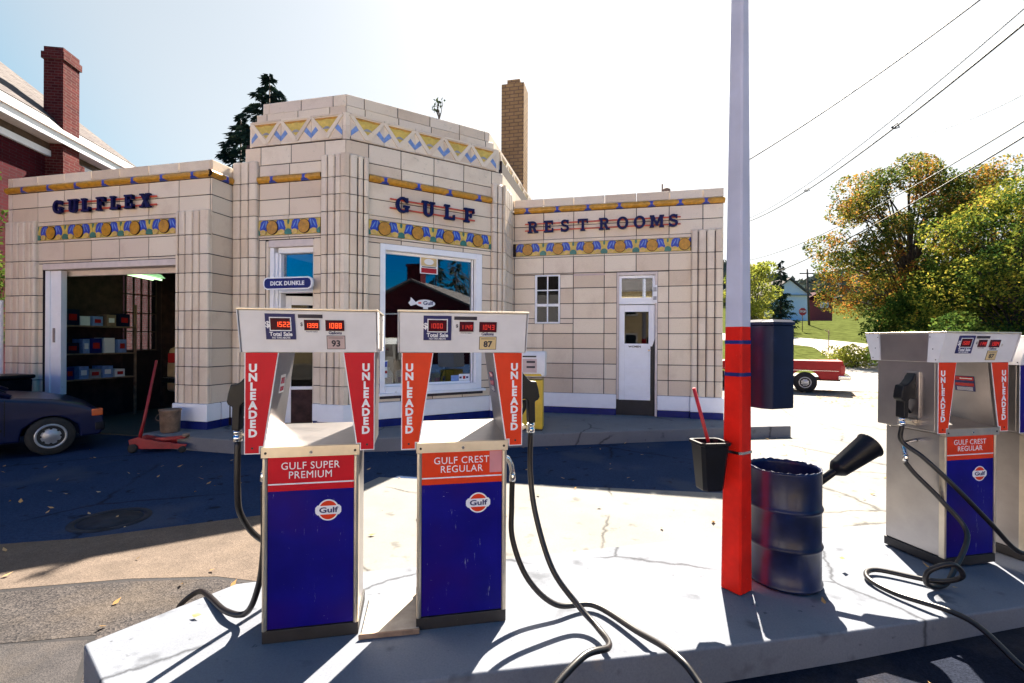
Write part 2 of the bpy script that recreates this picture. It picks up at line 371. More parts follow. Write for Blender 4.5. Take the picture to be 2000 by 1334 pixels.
# ------------------------------------------------------------------ ground, paving, road, lawn, hill
def smooth(a, b, x):
    t = max(0, min(1, (x-a)/(b-a))); return t*t*(3-2*t)
def gz(x, y):
    d = -x*sin(YAW)+y*cos(YAW)
    t = smooth(-40, 8, x)
    return (6.0*smooth(22, 95, d)+30*smooth(95, 330, d))*t
def coarse_mat(name, a, b, sc, bs=.9):
    m, nt, p = base_mat(name); tc = N(nt, 'ShaderNodeTexCoord'); v = tc.outputs['Object']
    vo = N(nt, 'ShaderNodeTexVoronoi'); vo.inputs['Scale'].default_value = sc; nt.links.new(v, vo.inputs[0])
    c = mixc(nt, a, b, vo.outputs['Color']); c = mixc(nt, c, ramp(nt, noise(nt, 5, 5, .6, v), [(.3, (.7, .68, .66)), (.7, (1.1, 1.05, 1))]), .8, 'MULTIPLY')
    sd_ = ramp(nt, noise(nt, 1.3, 4, .6, v), [(.5, (0, 0, 0)), (.75, (1, 1, 1))]); c = mixc(nt, c, (.20, .15, .10), mixc(nt, (0, 0, 0), sd_, .2))
    nt.links.new(c, p.inputs['Base Color']); p.inputs['Roughness'].default_value = .9; p.inputs['Specular IOR Level'].default_value = .05; bump(nt, p, vo.outputs['Distance'], bs, .004); return m
def cracks(nt, v, c, scale, width, col, amt=.8):
    d = noise(nt, 3.5, 5, .6, v, 1); mx = N(nt, 'ShaderNodeMix', data_type='VECTOR'); mx.inputs[0].default_value = .14
    nt.links.new(v, mx.inputs[4]); nt.links.new(d, mx.inputs[5]); vo = N(nt, 'ShaderNodeTexVoronoi', feature='DISTANCE_TO_EDGE'); vo.inputs['Scale'].default_value = scale
    nt.links.new(mx.outputs[1], vo.inputs['Vector']); f = ramp(nt, vo.outputs['Distance'], [(0, (amt,)*3), (width, (0, 0, 0))])
    gate = ramp(nt, noise(nt, .8, 2, .5, v), [(.46, (0, 0, 0)), (.54, (1, 1, 1))]); return mixc(nt, c, col, mixc(nt, f, gate, 1.0, 'MULTIPLY'))
def spots(nt, v, c, scale, col, lo, hi, amt):
    f = ramp(nt, noise(nt, scale, 3, .5, v), [(lo, (0, 0, 0)), (hi, (amt,)*3)]); return mixc(nt, c, col, f)
def concrete_mat(name, col, stain=(.30, .22, .15)):
    m, nt, p = base_mat(name); tc = N(nt, 'ShaderNodeTexCoord'); v = tc.outputs['Object']
    c = ramp(nt, noise(nt, 1.2, 6, .6, v), [(.3, tuple(x*.8 for x in col)), (.7, col)])
    c = mixc(nt, c, ramp(nt, noise(nt, 90, 4, .8, v), [(.3, (.72, .72, .74)), (.6, (1.05, 1.05, 1.05))]), .6, 'MULTIPLY')
    s_ = ramp(nt, noise(nt, 2.1, 8, .7, v), [(.64, (0, 0, 0)), (.74, (1, 1, 1))]); c = mixc(nt, c, stain, mixc(nt, (0, 0, 0), s_, .5))
    c = spots(nt, v, c, 4.5, tuple(x*.35 for x in col), .63, .72, .6); c = spots(nt, v, c, 16, tuple(x*.3 for x in col), .70, .76, .7); c = cracks(nt, v, c, .55, .010, tuple(x*.15 for x in col))
    nt.links.new(c, p.inputs['Base Color']); p.inputs['Roughness'].default_value = .8; p.inputs['Specular IOR Level'].default_value = .06
    bump(nt, p, noise(nt, 60, 5, .7, v), .35, .004); return m
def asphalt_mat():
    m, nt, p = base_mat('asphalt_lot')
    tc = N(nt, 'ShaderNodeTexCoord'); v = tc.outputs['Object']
    big = ramp(nt, noise(nt, .55, 5, .6, v), [(.35, (.012, .031, .078)), (.65, (.022, .043, .10))])  # the blue of the building's shade is put into the asphalt colour
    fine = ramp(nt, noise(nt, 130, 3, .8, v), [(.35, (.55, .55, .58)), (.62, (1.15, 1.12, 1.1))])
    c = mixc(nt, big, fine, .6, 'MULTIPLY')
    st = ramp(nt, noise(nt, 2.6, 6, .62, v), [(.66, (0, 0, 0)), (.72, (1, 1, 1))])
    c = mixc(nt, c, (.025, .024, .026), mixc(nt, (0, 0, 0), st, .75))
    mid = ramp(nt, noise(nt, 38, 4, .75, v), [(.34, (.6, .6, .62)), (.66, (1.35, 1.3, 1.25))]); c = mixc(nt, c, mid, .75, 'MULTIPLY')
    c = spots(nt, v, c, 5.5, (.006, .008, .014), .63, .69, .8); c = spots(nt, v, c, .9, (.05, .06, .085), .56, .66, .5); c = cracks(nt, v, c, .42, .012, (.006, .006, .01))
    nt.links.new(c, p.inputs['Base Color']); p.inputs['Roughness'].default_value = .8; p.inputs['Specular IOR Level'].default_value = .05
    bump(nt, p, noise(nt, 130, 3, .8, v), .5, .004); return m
M['asphalt'] = asphalt_mat()
M['coarse'] = coarse_mat('coarse_asphalt', (.018, .019, .023), (.088, .080, .078), 95)
M['sunlit_band'] = coarse_mat('sunlit_pavement', (.085, .07, .06), (.16, .13, .11), 140, .4)  # lit copy of the asphalt, sunlight put into it as tan
M['manhole'] = mat('manhole_iron', (.022, .028, .042), .7, var=.3, spec=.1)
M['fine'] = coarse_mat('fine_asphalt', (.036, .036, .040), (.074, .070, .072), 160, .5)
M['lot_shade'] = coarse_mat('shade_dark_asphalt', (.006, .009, .018), (.016, .021, .038), 110, .6)  # asphalt darkened to stand for shade in front of the island
M['concrete'] = concrete_mat('island_concrete', (.172, .186, .216))
M['sunlit_lot_concrete'] = concrete_mat('sunlit_lot_concrete', (.20, .195, .185))
M['walk'] = concrete_mat('walkway_concrete', (.20, .20, .21))
M['road'] = concrete_mat('road_surface', (.42, .39, .36))
M['pale_paving'] = concrete_mat('pale_paving', (.55, .49, .43))
M['gravel'] = coarse_mat('gravel', (.20, .16, .13), (.50, .40, .31), 22, .9)
def sheet(name, poly, z, m, kind='structure'):
    mb = MB(); mb.face([(x, y, z) for x, y in poly], m); return tag(mb.build(name), kind=kind)
def grid_sheet(name, xs, ys, zf, m):
    mb = MB(); i = mb.mi(m); vs = [[mb.bm.verts.new((x, y, zf(x, y))) for x in xs] for y in ys]
    for a in range(len(ys)-1):
        for b in range(len(xs)-1):
            f = mb.bm.faces.new((vs[a][b], vs[a][b+1], vs[a+1][b+1], vs[a+1][b])); f.material_index = i; f.smooth = True
    return tag(mb.build(name), kind='structure')
def spread(a, b, n, p=1.0): return [a+(b-a)*(k/n)**p for k in range(n+1)]
xs = [-700, -300, -120, -60]+[-40+4*k for k in range(46)]+[160, 220, 320, 500, 800]
ys = [-600, -200, -60, -20, 0]+[4*k for k in range(1, 45)]+[200, 240, 290, 350, 450, 700]
grid_sheet('ground', xs, ys, lambda x, y: gz(x, y)-.012, 'grass')
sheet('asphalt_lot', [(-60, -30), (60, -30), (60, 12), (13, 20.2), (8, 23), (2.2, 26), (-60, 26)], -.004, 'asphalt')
d24 = V((cos(R(24.6)), sin(R(24.6))))
# paving bands beside the island's left end
sheet('coarse_pavement', [(-14, -2.1), (-4.30, 2.46), (-3.568, 2.80), (-2.97, 2.985), (-2.2, 3.0), (-2.2, 1.4), (-3.1, 2.25), (-3.57, 2.05), (-14, -2.6)], .002, 'coarse')
sheet('pavement_crack', [(-14, -2.75), (-14, -1.6), (-4.75, 2.8), (-2.3, 3.2), (-2.2, 1.2), (-1.6, .9), (-3.5, 1.9)], .0, 'plinth')
sheet('sunlit_pavement', [(-14, -2.06), (-4.32, 2.50), (-3.58, 2.84), (-2.98, 3.02), (-2.2, 3.04), (-2.45, 4.6), (-3.5, 4.25), (-4.75, 3.3), (-14, -1.1)], .002, 'sunlit_band')  # sunlit strip of the lot, its far edge laid along the shadow line
sheet('near_pavement', [(-14, -2.62), (-3.575, 2.03), (-3.1, 2.2), (-2.2, 1.38), (-1.6, 1.0), (-.4, 1.2), (-.4, -8), (-14, -8)], .003, 'fine')
sheet('near_lot_shade', [(-.41, -8), (12, -8), (12, 8.1), (2.4, 3.75), (-.41, 2.35)], .002, 'lot_shade')  # dark sheet laid where sun patches fall, so they stay shaded
sheet('sunlit_concrete_lot', [(-3.3, 3.9), (-3.1, 5.7), (1.2, 6.1), (1.5, 10.6), (1.6, 26), (8, 23.2), (13, 20.4), (40, 20), (8.9, 7.5), (-1.0, 3.12), (-1.72, 2.8), (-2.35, 2.85)], .004, 'sunlit_lot_concrete')  # paler ground cut along the shadow edge, sunlight put into its colour
sheet('gravel_verge', [(6.3, 17.7), (9, 20.2), (22, 22.5), (40, 18), (40, 15.5), (12, 17.4)], .012, 'gravel')
# the street curving away uphill on the right
road = MB(); i = road.mi('road'); cl = [((6, 24.5), 6.0), ((14, 26), 4.6), ((17, 34), 4.2), ((20, 44), 4.0), ((20.5, 52), 4.0), ((13, 57), 4.5), ((-2, 59), 5)]
c3 = catmull([(a[0], a[1], 0) for a, _ in cl], 6); rows = []
for k, p in enumerate(c3):
    t = (c3[min(k+1, len(c3)-1)]-c3[max(k-1, 0)]).normalized(); n = V((-t.y, t.x, 0)); hw = 5.0-1.2*min(1, k/16)
    rows.append([road.bm.verts.new((q.x, q.y, gz(q.x, q.y)+.03)) for q in (p+n*hw*f for f in (-1, -.5, 0, .5, 1))])
for a, b in zip(rows, rows[1:]):
    for k in range(4):
        f = road.bm.faces.new((a[k], a[k+1], b[k+1], b[k])); f.material_index = i
tag(road.build('road'), kind='structure')
# pump island: raised slab with a pointed left nose
isl = [(-2.724, 1.914), (-2.03, 1.56), (-.651, 2.193), (.223, 2.562), (1.246, 3.05), (2.434, 3.66), (9, 6.9), (9, 8.3), (1.0, 4.4), (-1.0, 3.30), (-1.713, 2.975), (-2.2, 2.76), (-2.445, 2.62)]
mb = MB(); mb.loft([[V((x, y, -.05)) for x, y in isl], [V((x, y, .21-.032*max(0, x))) for x, y in isl]], 'concrete'); tag(mb.build('pump_island', bevel=.02, seg=3), kind='structure')
# raised walkway in front of the station
mb = MB(); mb.vprism(WORLD, [(-7.83, 6.38), (-5.75, 6.32), (-3.828, 7.04), (-1.655, 7.93), (1.828, 9.52), (3.12, 10.02), (3.15, 13), (-2, 13), (-4.6, 8.0), (-7.2, 7.4), (-7.83, 6.98)], -.05, .215, 'walk')
tag(mb.build('walkway', bevel=.02, seg=3), kind='structure')

# ------------------------------------------------------------------ the filling station
XC, YB, CL = -4.758, 7.50, 3.20
r2 = sqrt(.5)
CE = (XC+CL*r2, YB+CL*r2)
YA, YD, XE0, XE1 = 7.0, 10.52, -11.96, 2.0
FA = F((0, YA, 0)); FB = F((0, YB, 0)); FC = F((XC, YB, 0), (r2, r2, 0), (r2, -r2, 0)); FD = F((0, YD, 0))
FR = F((-7.07, 0, 0), (0, 1, 0), (1, 0, 0)); FE = F((CE[0], 0, 0), (0, 1, 0), (1, 0, 0)); FL = F((XE0, 0, 0), (0, 1, 0), (-1, 0, 0)); FX = F((XE1, 0, 0), (0, 1, 0), (1, 0, 0))
station = thing('filling_station', (-4.5, 11, 0), 'cream glazed tile filling station with stepped corner tower and two lower wings', 'filling station')
hA = [(-11.04, -7.80, -.1, 3.25)]; hB = [(-6.39, -5.39, .2, 3.62)]; hC = [(.62, 2.72, .83, 3.57)]; hD = [(-1.92, -1.36, 2.19, 3.27), (-.13, .71, .2, 3.29)]
sA = rng(XE0, -7.0625, -11.17, .677); sB = [-7.07, -6.53, -5.895, -5.24, XC]; sC = rng(0, CL, .374, .64); sD = rng(CE[0], XE1, -2.40, .667)
mb = MB()
for fr, sj, hl, s0, s1 in ((FA, sA, hA, XE0+.31, -7.07), (FB, sB, hB, -6.77, XC), (FC, sC, hC, 0, CL), (FD, sD, hD, CE[0]+.3, XE1)):
    tiles(mb, fr, sj, ZJ, hl); tiles(mb, fr, sj, ZU)
    tiles(mb, fr, sj, [3.66, 3.70], g=.004, o=.012, t=.03); tiles(mb, fr, sj, [3.98, 4.055], g=.004, o=.010, t=.03)
for fr, a, b in ((FR, YA+.001, YB), (FE, CE[1], 16), (FX, YD, 16)):
    sj = rng(a, b, a, .66)
    tiles(mb, fr, sj, ZJ); tiles(mb, fr, sj, [3.66, 4.055]); tiles(mb, fr, sj, ZU)
tiles(mb, FL, rng(YA, 16, YA, .66), ZJ, [(9.0, 9.97, 1.5, 3.36)]); tiles(mb, FL, rng(YA, 16, YA, .66), [3.66]+ZU)
mb.build('tiled_wall', station)
mb = MB()
core(mb, FA, XE0+.012, -7.082, 0, 4.70, hA); core(mb, FB, -7.06, XC-.008, 0, 4.98, hB); core(mb, FB, -6.82, XC-.008, 4.981, 5.4); core(mb, FC, .008, CL-.012, 0, 5.4, hC); core(mb, FD, CE[0]+.01, XE1-.012, 0, 4.70, hD)
core(mb, FR, YA+.302, YB+.02, 0, 4.70); core(mb, FE, CE[1]+.012, 16, 0, 5.6); core(mb, FX, YD+.302, 16, 0, 4.7)
core(mb, FL, YA+.302, 16, 0, 4.70, [(9.0, 9.97, 1.5, 3.36)])
mb.build('wall_core', station)
# parapets and roof slabs
ZP = [4.785, 4.975]
mb = MB(); tiles(mb, FA, sA, ZP, t=.20, o=.004); tiles(mb, FR, [YA, YB], ZP, t=.2, o=.004); tiles(mb, FL, rng(YA, 16, YA, .66), ZP, t=.2); mb.build('parapet', station)
mb = MB(); tiles(mb, FD, sD, ZP, t=.20, o=.004); tiles(mb, FX, rng(YD, 16, YD, .66), ZP, t=.2); mb.build('parapet', station)
mb = MB()
mb.box(WORLD, XE0+.05, -7.1, YA+.2, 16, 4.55, 4.68, 'roof'); mb.box(WORLD, CE[0]+.02, XE1-.05, YD+.2, 16, 4.55, 4.68, 'roof')
mb.vprism(WORLD, [(-6.75, 7.7), (-4.85, 7.7), (CE[0]-.2, CE[1]+.02), (CE[0]-.2, 15.9), (-6.75, 15.9)], 5.6, 5.68, 'roof')
mb.build('roof', station)
# inside: floor, back wall, party walls
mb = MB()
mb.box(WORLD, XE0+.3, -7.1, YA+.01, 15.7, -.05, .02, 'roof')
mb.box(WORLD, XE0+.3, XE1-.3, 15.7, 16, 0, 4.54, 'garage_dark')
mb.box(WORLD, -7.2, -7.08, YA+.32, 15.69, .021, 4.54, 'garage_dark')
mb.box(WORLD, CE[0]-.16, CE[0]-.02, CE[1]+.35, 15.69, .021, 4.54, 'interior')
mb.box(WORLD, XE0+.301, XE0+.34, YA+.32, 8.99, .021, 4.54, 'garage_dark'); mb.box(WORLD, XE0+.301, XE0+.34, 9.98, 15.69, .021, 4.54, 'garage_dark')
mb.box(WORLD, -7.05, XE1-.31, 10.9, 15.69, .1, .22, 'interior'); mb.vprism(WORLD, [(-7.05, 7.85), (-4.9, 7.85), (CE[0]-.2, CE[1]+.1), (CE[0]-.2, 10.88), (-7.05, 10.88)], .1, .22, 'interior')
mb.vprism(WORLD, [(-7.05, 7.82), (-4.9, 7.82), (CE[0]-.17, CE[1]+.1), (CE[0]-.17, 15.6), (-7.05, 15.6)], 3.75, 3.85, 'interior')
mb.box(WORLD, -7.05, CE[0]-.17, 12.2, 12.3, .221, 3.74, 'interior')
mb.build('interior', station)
# tower tiers: polygon inset by step; left end moves in further
def tower_poly(d, e):
    # front at YB+d, chamfer inset d, sides inset e
    k = d*(sqrt(2)-1); xl = -6.84+e; xr = CE[0]-e*.75
    cx, cy = XC-k, YB+d                                   # corner on inset lines
    L = (xr-cx)/1.0
    return [(xl, YB+d), (cx, cy), (xr, cy+L), (xr, 15.9), (xl, 15.9)]
mb = MB()
def tier(z0, z1, d, e, sj_b, sj_c, inner=True):
    P = tower_poly(d, e); fb = F((0, P[0][1], 0)); fc = F((P[1][0], P[1][1], 0), (r2, r2, 0), (r2, -r2, 0)); fe = F((P[2][0], 0, 0), (0, 1, 0), (1, 0, 0))
    fl = F((P[0][0], 0, 0), (0, 1, 0), (-1, 0, 0)); cl = (P[2][0]-P[1][0])*sqrt(2)
    tiles(mb, fb, [P[0][0]]+[s for s in sj_b if P[0][0]+.06 < s < P[1][0]-.06]+[P[1][0]], [z0, z1], t=.2)
    tiles(mb, fc, [0]+[s for s in sj_c if .06 < s < cl-.06]+[cl], [z0, z1], t=.2)
    tiles(mb, fe, rng(P[2][1], 15.9, P[2][1], .66), [z0, z1], t=.2); tiles(mb, fl, rng(P[0][1], 15.9, P[0][1], .66), [z0, z1], t=.2)
    mb.vprism(WORLD, [(P[0][0]+.02, P[0][1]+.012), (P[1][0], P[1][1]+.012*1.4), (P[2][0]-.012, P[2][1]+.012), (P[2][0]-.012, 15.85), (P[0][0]+.02, 15.85)], z0+.001, z1-.006, 'joint')
    return fb, fc, fe, P, cl
tier(4.785, 4.99, 0, .0, sB[1:-1], sC[1:-1]); tier(4.99, 5.33, 0, 0.0, [-6.5, -5.86, -5.17], [.40, 1.0, 1.66, 2.3, 2.94])
fb, fc, fe, PZ, clz = tier(5.33, 5.81, .012, .10, [], [])
tier(5.81, 5.945, .03, .22, [-6.40, -5.75, -5.1], [.33, .95, 1.6, 2.2, 2.8]); tier(5.945, 6.155, .055, .33, [-6.37, -5.70, -5.05], [.31, .93, 1.57, 2.2, 2.78])
mb.build('tower_crown', station)
# zigzag frieze of the tower
def zig_panel(mb, fr, s0, s1, z0=5.345, z1=5.80):
    w = s1-s0; c = (s0+s1)/2; zb, zt = z0+.05, z1-.06
    mb.box(fr, s0+.004, s1-.004, -.005, .012, z0, z1, 'tile')
    a = w*.40
    mb.prism(fr, [(c-a, zt), (c, zb+.08), (c+a, zt)], .010, .016, 'yellow_glaze')
    # scalloped fan edge and grey heart
    zq = zt-.012
    mb.prism(fr, [(c-a, zt+.002), (c+a, zt+.002)]+[(c+a*(.92-.46*k), zq-(.03 if k % 2 else .012)) for k in range(5)], .015, .019, 'gold')
    mb.disc(fr, c, zb+.105, .085, .085, .015, .021, 'grey_glaze', 10, R(28), R(152))
    for sg in (-1, 1):
        mb.prism(fr, [(c+sg*(a+.012), zt+.02), (c+sg*(a+.085), zt+.02), (c+sg*.045, zb-.02), (c-sg*.008, zb-.02), (c-sg*.008, zb+.045)], .012, .034 if sg > 0 else .0345, 'tile')
        e = c+sg*w/2
        mb.prism(fr, [(e-sg*.004, zb+.01), (e-sg*.004, zb+.10), (e-sg*.10, zb+.22), (e-sg*.155, zb+.15)], .010, .017, 'pale_blue_glaze')
    mb.box(fr, s0+.004, s1-.004, .011, .026, z1-.035, z1-.001, 'tile'); mb.box(fr, s0+.004, s1-.004, .011, .024, z0+.001, z0+.028, 'tile')
mb = MB()
mb.vprism(WORLD, [(PZ[0][0], PZ[0][1]+.2), (PZ[0][0], PZ[0][1]-.006), (PZ[0][0]+.039, PZ[0][1]-.006), (PZ[0][0]+.039, PZ[0][1]+.2)], 5.337, 5.803, 'tile')
kx = PZ[1][0]; ky = PZ[1][1]-.01
for z0_, z1_ in ((5.337, 5.575), (5.582, 5.803)):
    mb.vprism(WORLD, [(kx-.058, ky+.15), (kx-.058, ky), (kx+.004, ky), (kx+.078*r2, ky+.078*r2), (kx+.078*r2-.1, ky+.078*r2+.1)], z0_, z1_, 'tile')
mb.vprism(WORLD, [(PZ[2][0]-.058*r2-.01, PZ[2][1]-.058*r2-.01+.15), (PZ[2][0]-.058*r2+.008, PZ[2][1]-.058*r2-.008), (PZ[2][0]+.010, PZ[2][1]-.004), (PZ[2][0]+.010, PZ[2][1]+.045), (PZ[2][0]-.1, PZ[2][1]+.045)], 5.337, 5.803, 'tile')
zb_ = [PZ[0][0]+.04+k*(PZ[1][0]-.06-PZ[0][0]-.04)/3 for k in range(4)]
for a, b in zip(zb_, zb_[1:]): zig_panel(mb, fb, a, b)
zc_ = [.08+k*(clz-.14)/5 for k in range(6)]
for a, b in zip(zc_, zc_[1:]): zig_panel(mb, fc, a, b)
ze_ = [PZ[2][1]+.05+k*.62 for k in range(10)]
for a, b in zip(ze_, ze_[1:]): zig_panel(mb, fe, a, b)
mb.build('zigzag_frieze', station)
# gold half-round mouldings with blue crosses
def moulding(name, fr, s0, s1, stars, r=.062, zc=4.72):
    mb = MB(); ss = set([s0, s1]); st = [s for s in stars if s0 < s < s1]
    for s in st:
        for k in range(-8, 9): ss.add(min(s1, max(s0, s+k*.014)))
    for s in rng(s0, s1, s0, .667): ss.add(s)
    ss = sorted(ss); n = 10; gi, bi = mb.mi('gold'), mb.mi('blue_glaze')
    g = [[mb.bm.verts.new(fr(s, .004+r*sin(pi*k/n)*1.05, zc-r*cos(pi*k/n))) for k in range(n+1)] for s in ss]
    for i in range(len(ss)-1):
        sm = (ss[i]+ss[i+1])/2
        for k in range(n):
            f = mb.bm.faces.new((g[i][k], g[i+1][k], g[i+1][k+1], g[i][k+1])); f.smooth = True
            t = abs((k+.5)/n*2-1); d = min([abs(sm-s) for s in st] or [9])
            f.material_index = bi if d < .022+.085*max(0, t*.9-.12) else gi
    mb.box(fr, s0, s1, -.02, .003, zc-r, zc+r, 'joint')
    mb.build(name, station)
moulding('gold_moulding', FA, XE0, -7.066, [-11.495, -10.82, -10.13, -9.455, -8.77, -8.11, -7.434])
moulding('gold_moulding', FR, YA-.06, YB, [7.27])
moulding('gold_moulding', FB, -6.53, -5.22, [-6.22, -5.556])
moulding('gold_moulding', FC, .40, 2.93, [.694, 1.329, 1.974, 2.622])
moulding('gold_moulding', FD, CE[0]+.1, XE1+.02, [-2.10, -1.423, -.757, -.086, .575, 1.149, 1.655])
# scalloped disc friezes
def frieze(fr, s0, s1, cs, p):
    mb = MB(); zc = 3.84; k = 0
    mb.box(fr, s0, s1, -.02, .002, 3.705, 3.975, 'yellow_glaze')
    def cl(s): return min(max(s, s0), s1)
    def ell(cx, cz, rx, rz, o, m, tilt=0, n=16):
        pts = []
        for i in range(n):
            a = 2*pi*i/n; x, z = rx*cos(a), rz*sin(a); X, Z = cx+x*cos(tilt)-z*sin(tilt), cz+x*sin(tilt)+z*cos(tilt)
            pts.append((cl(X), min(max(Z, 3.707), 3.973)))
        q = []
        for a in pts:
            if not q or (abs(a[0]-q[-1][0])+abs(a[1]-q[-1][1]) > 1e-4): q.append(a)
        if len(q) > 2 and abs(q[0][0]-q[-1][0])+abs(q[0][1]-q[-1][1]) < 1e-4: q.pop()
        if len(q) > 3 and max(a[0] for a in q)-min(a[0] for a in q) > .015: mb.prism(fr, q, .0, o, m)
    bounds = sorted(set([c-p/2 for c in cs]+[cs[-1]+p/2]))
    for b in bounds:
        for sg in (-1, 1): ell(b+sg*.045, zc+.05, .030, .10, .012+.0005*sg, 'yellow_glaze', -sg*.25)
        ell(b, zc-.10, .075, .072, .016, 'green_glaze')
        ell(b, zc+.10, .022, .05, .009, 'green_glaze')
    for c in cs:
        for sg in (-1, 1):
            ell(c+sg*.175, zc+.035, .092, .125, .0100+.0003*sg, 'blue_glaze', sg*.35)
            ell(c+sg*.135, zc+.07, .012, .07, .0125, 'pale_blue_glaze', sg*.2); ell(c+sg*.20, zc+.05, .010, .07, .0127, 'pale_blue_glaze', sg*.5)
            ell(c+sg*.195, zc-.085, .062, .05, .0180, 'peach_glaze'); ell(c+sg*.185, zc-.075, .035, .028, .0200, 'yellow_glaze')
        ell(c, zc, .122, .128, .022, 'joint', 0, 24); ell(c, zc, .112, .118, .026, 'gold', 0, 24)
    mb.build('disc_frieze', station)
frieze(FA, -11.20, -7.80, [-10.805, -10.114, -9.427, -8.758, -8.097], .676)
frieze(FB, -6.53, -5.255, [-6.237, -5.576], .66); frieze(FC, .405, 2.925, [.693, 1.328, 1.963, 2.616], .64)
frieze(FD, -2.36, 1.36, [-2.093, -1.408, -.739, -.072, .593, 1.242], .667)
# fluted pilasters
def ribs(mb, fr, edges, zt, d=.075, zj=None, zb=.66, c=.028):
    zj = [z for z in ([zb]+[.985, 1.31, 1.64, 1.97, 2.30, 2.63, 2.97, 3.30, 3.645, 4.055, 4.355, 4.655]) if z < zt-.12]+[zt]
    for a, b in zip(edges, edges[1:]):
        for i, (z0, z1) in enumerate(zip(zj, zj[1:])):
            g = .0085; gz_ = .0075; top = .02 if i == len(zj)-2 else 0
            A, B = a+g, b-g; cc = min(c, (B-A)*.3)
            pr = [(A, -.012), (A, d-cc), (A+cc*.35, d-cc*.35), (A+cc, d), (B-cc, d), (B-cc*.35, d-cc*.35), (B, d-cc), (B, -.012)]
            rg = [[fr(s, o, z0+gz_) for s, o in pr], [fr(s, o, z1-gz_-top) for s, o in pr]]
            if top: rg.append([fr(s, o*.72, z1-gz_) for s, o in pr])
            mb.loft(rg, 'tile')
    mb.box(fr, edges[0]+.016, edges[-1]-.016, -.011, d-.032, zb+.001, zt-.05, 'joint')
def base(mb, poly_fn):
    mb.vprism(WORLD, poly_fn(.105), .36, .66, 'white_paint'); mb.vprism(WORLD, poly_fn(.085), .0, .358, 'blue_paint')
pils = []
for fr, ed, zt in ((FA, [-11.94, -11.735, -11.57, -11.405, -11.25, -11.135], 4.09), (FA, [-7.79, -7.724, -7.584, -7.418, -7.276, -7.07], 4.09),
                   (FB, [-7.06, -6.885, -6.715, -6.53], 5.07), (FB, [-5.215, -5.08, -4.934, -4.81], 5.07), (FC, [.05, .20, .30, .40], 5.07),
                   (FC, [2.93, 3.06, CL-.02], 5.07), (FE, [CE[1]+.03, CE[1]+.2, CE[1]+.36, CE[1]+.52, YD], 5.07), (FD, [1.37, 1.505, 1.668, 1.834, 1.985], 4.13)):
    mb = MB(); ribs(mb, fr, ed, zt); mb.build('pilaster', station)
def corner_rib(px, py, e0, e1, name='corner_rib'):
    mb = MB(); d = .08
    for z0, z1 in zip([.66, .985, 1.31, 1.64, 1.97, 2.30, 2.63, 2.97, 3.30, 3.645, 4.055, 4.355, 4.655], [.985, 1.31, 1.64, 1.97, 2.30, 2.63, 2.97, 3.30, 3.645, 4.055, 4.355, 4.655, 5.07]):
        mb.vprism(WORLD, [e0(0), e0(d), (px+e0(d, 1)[0], py+e0(d, 1)[1]), e1(d), e1(0)], z0+.006, z1-.006, 'tile')
    mb.build(name, station)
k = .08*math.tan(R(22.5))
corner_rib(0, 0, lambda d, c=0: (XC-.046, YB-d+.0) if not c else (XC+d*math.tan(R(22.5)), YB-d), lambda d: (XC+.045*r2+d*r2, YB+.045*r2-d*r2))
corner_rib(0, 0, lambda d, c=0: (CE[0]-.016*r2+d*r2, CE[1]-.016*r2-d*r2) if not c else (CE[0]+d, CE[1]-d*math.tan(R(22.5))), lambda d: (CE[0]+d, CE[1]+.026))
# painted base course: white above a blue strip
mb = MB()
def base_run(fr, s0, s1, p=.03, ov=0):
    mb.box(fr, s0, s1, -.20, p, .355, .66, 'white_paint'); mb.box(fr, s0+.002, s1-.002, -.20, p-.012, .0, .352, 'blue_paint')
base_run(FA, -7.80, -7.055, .105); mb.build('painted_base', station, bevel=.012); mb = MB(); base_run(FA, XE0-.01, -11.08, .105); mb.build('painted_base', station, bevel=.012); mb = MB()
base_run(F((-7.07, 0, 0), (0, 1, 0), (1, 0, 0)), YA+.22, YB-.11, .02)
base_run(FB, -7.04, -6.50, .105); base_run(FB, -6.495, -6.40, .03); mb.build('painted_base', station, bevel=.012); mb = MB(); base_run(FB, -5.385, -5.24, .03)
mb.vprism(WORLD, [(-5.235, YB+.19), (-5.235, YB-.105), (XC+.105*math.tan(R(22.5)), YB-.105), (XC+.42*r2+.105*r2, YB+.42*r2-.105*r2), (XC+.42*r2-.2*r2, YB+.42*r2+.2*r2)], .356, .662, 'white_paint')
mb.vprism(WORLD, [(-5.233, YB+.19), (-5.233, YB-.09), (XC+.09*math.tan(R(22.5)), YB-.09), (XC+.42*r2+.09*r2, YB+.42*r2-.09*r2), (XC+.42*r2-.2*r2, YB+.42*r2+.2*r2)], 0, .353, 'blue_paint')
base_run(FC, .425, 2.90, .03)
t2 = math.tan(R(22.5))
for dd, z0, z1, m in ((.105, .356, .662, 'white_paint'), (.09, 0, .353, 'blue_paint')):
    mb.vprism(WORLD, [(XC+(2.905-.2)*r2, YB+(2.905+.2)*r2), (XC+2.905*r2+dd*r2, YB+2.905*r2-dd*r2), (CE[0]+dd, CE[1]-dd*t2), (CE[0]+dd, YD-.032), (CE[0]-.2, YD-.032)], z0, z1, m)
base_run(FD, CE[0]+.095, -.135, .03); base_run(FD, .715, 1.36, .03); base_run(FD, 1.362, XE1+.01, .105)
mb.build('painted_base', station, bevel=.012)
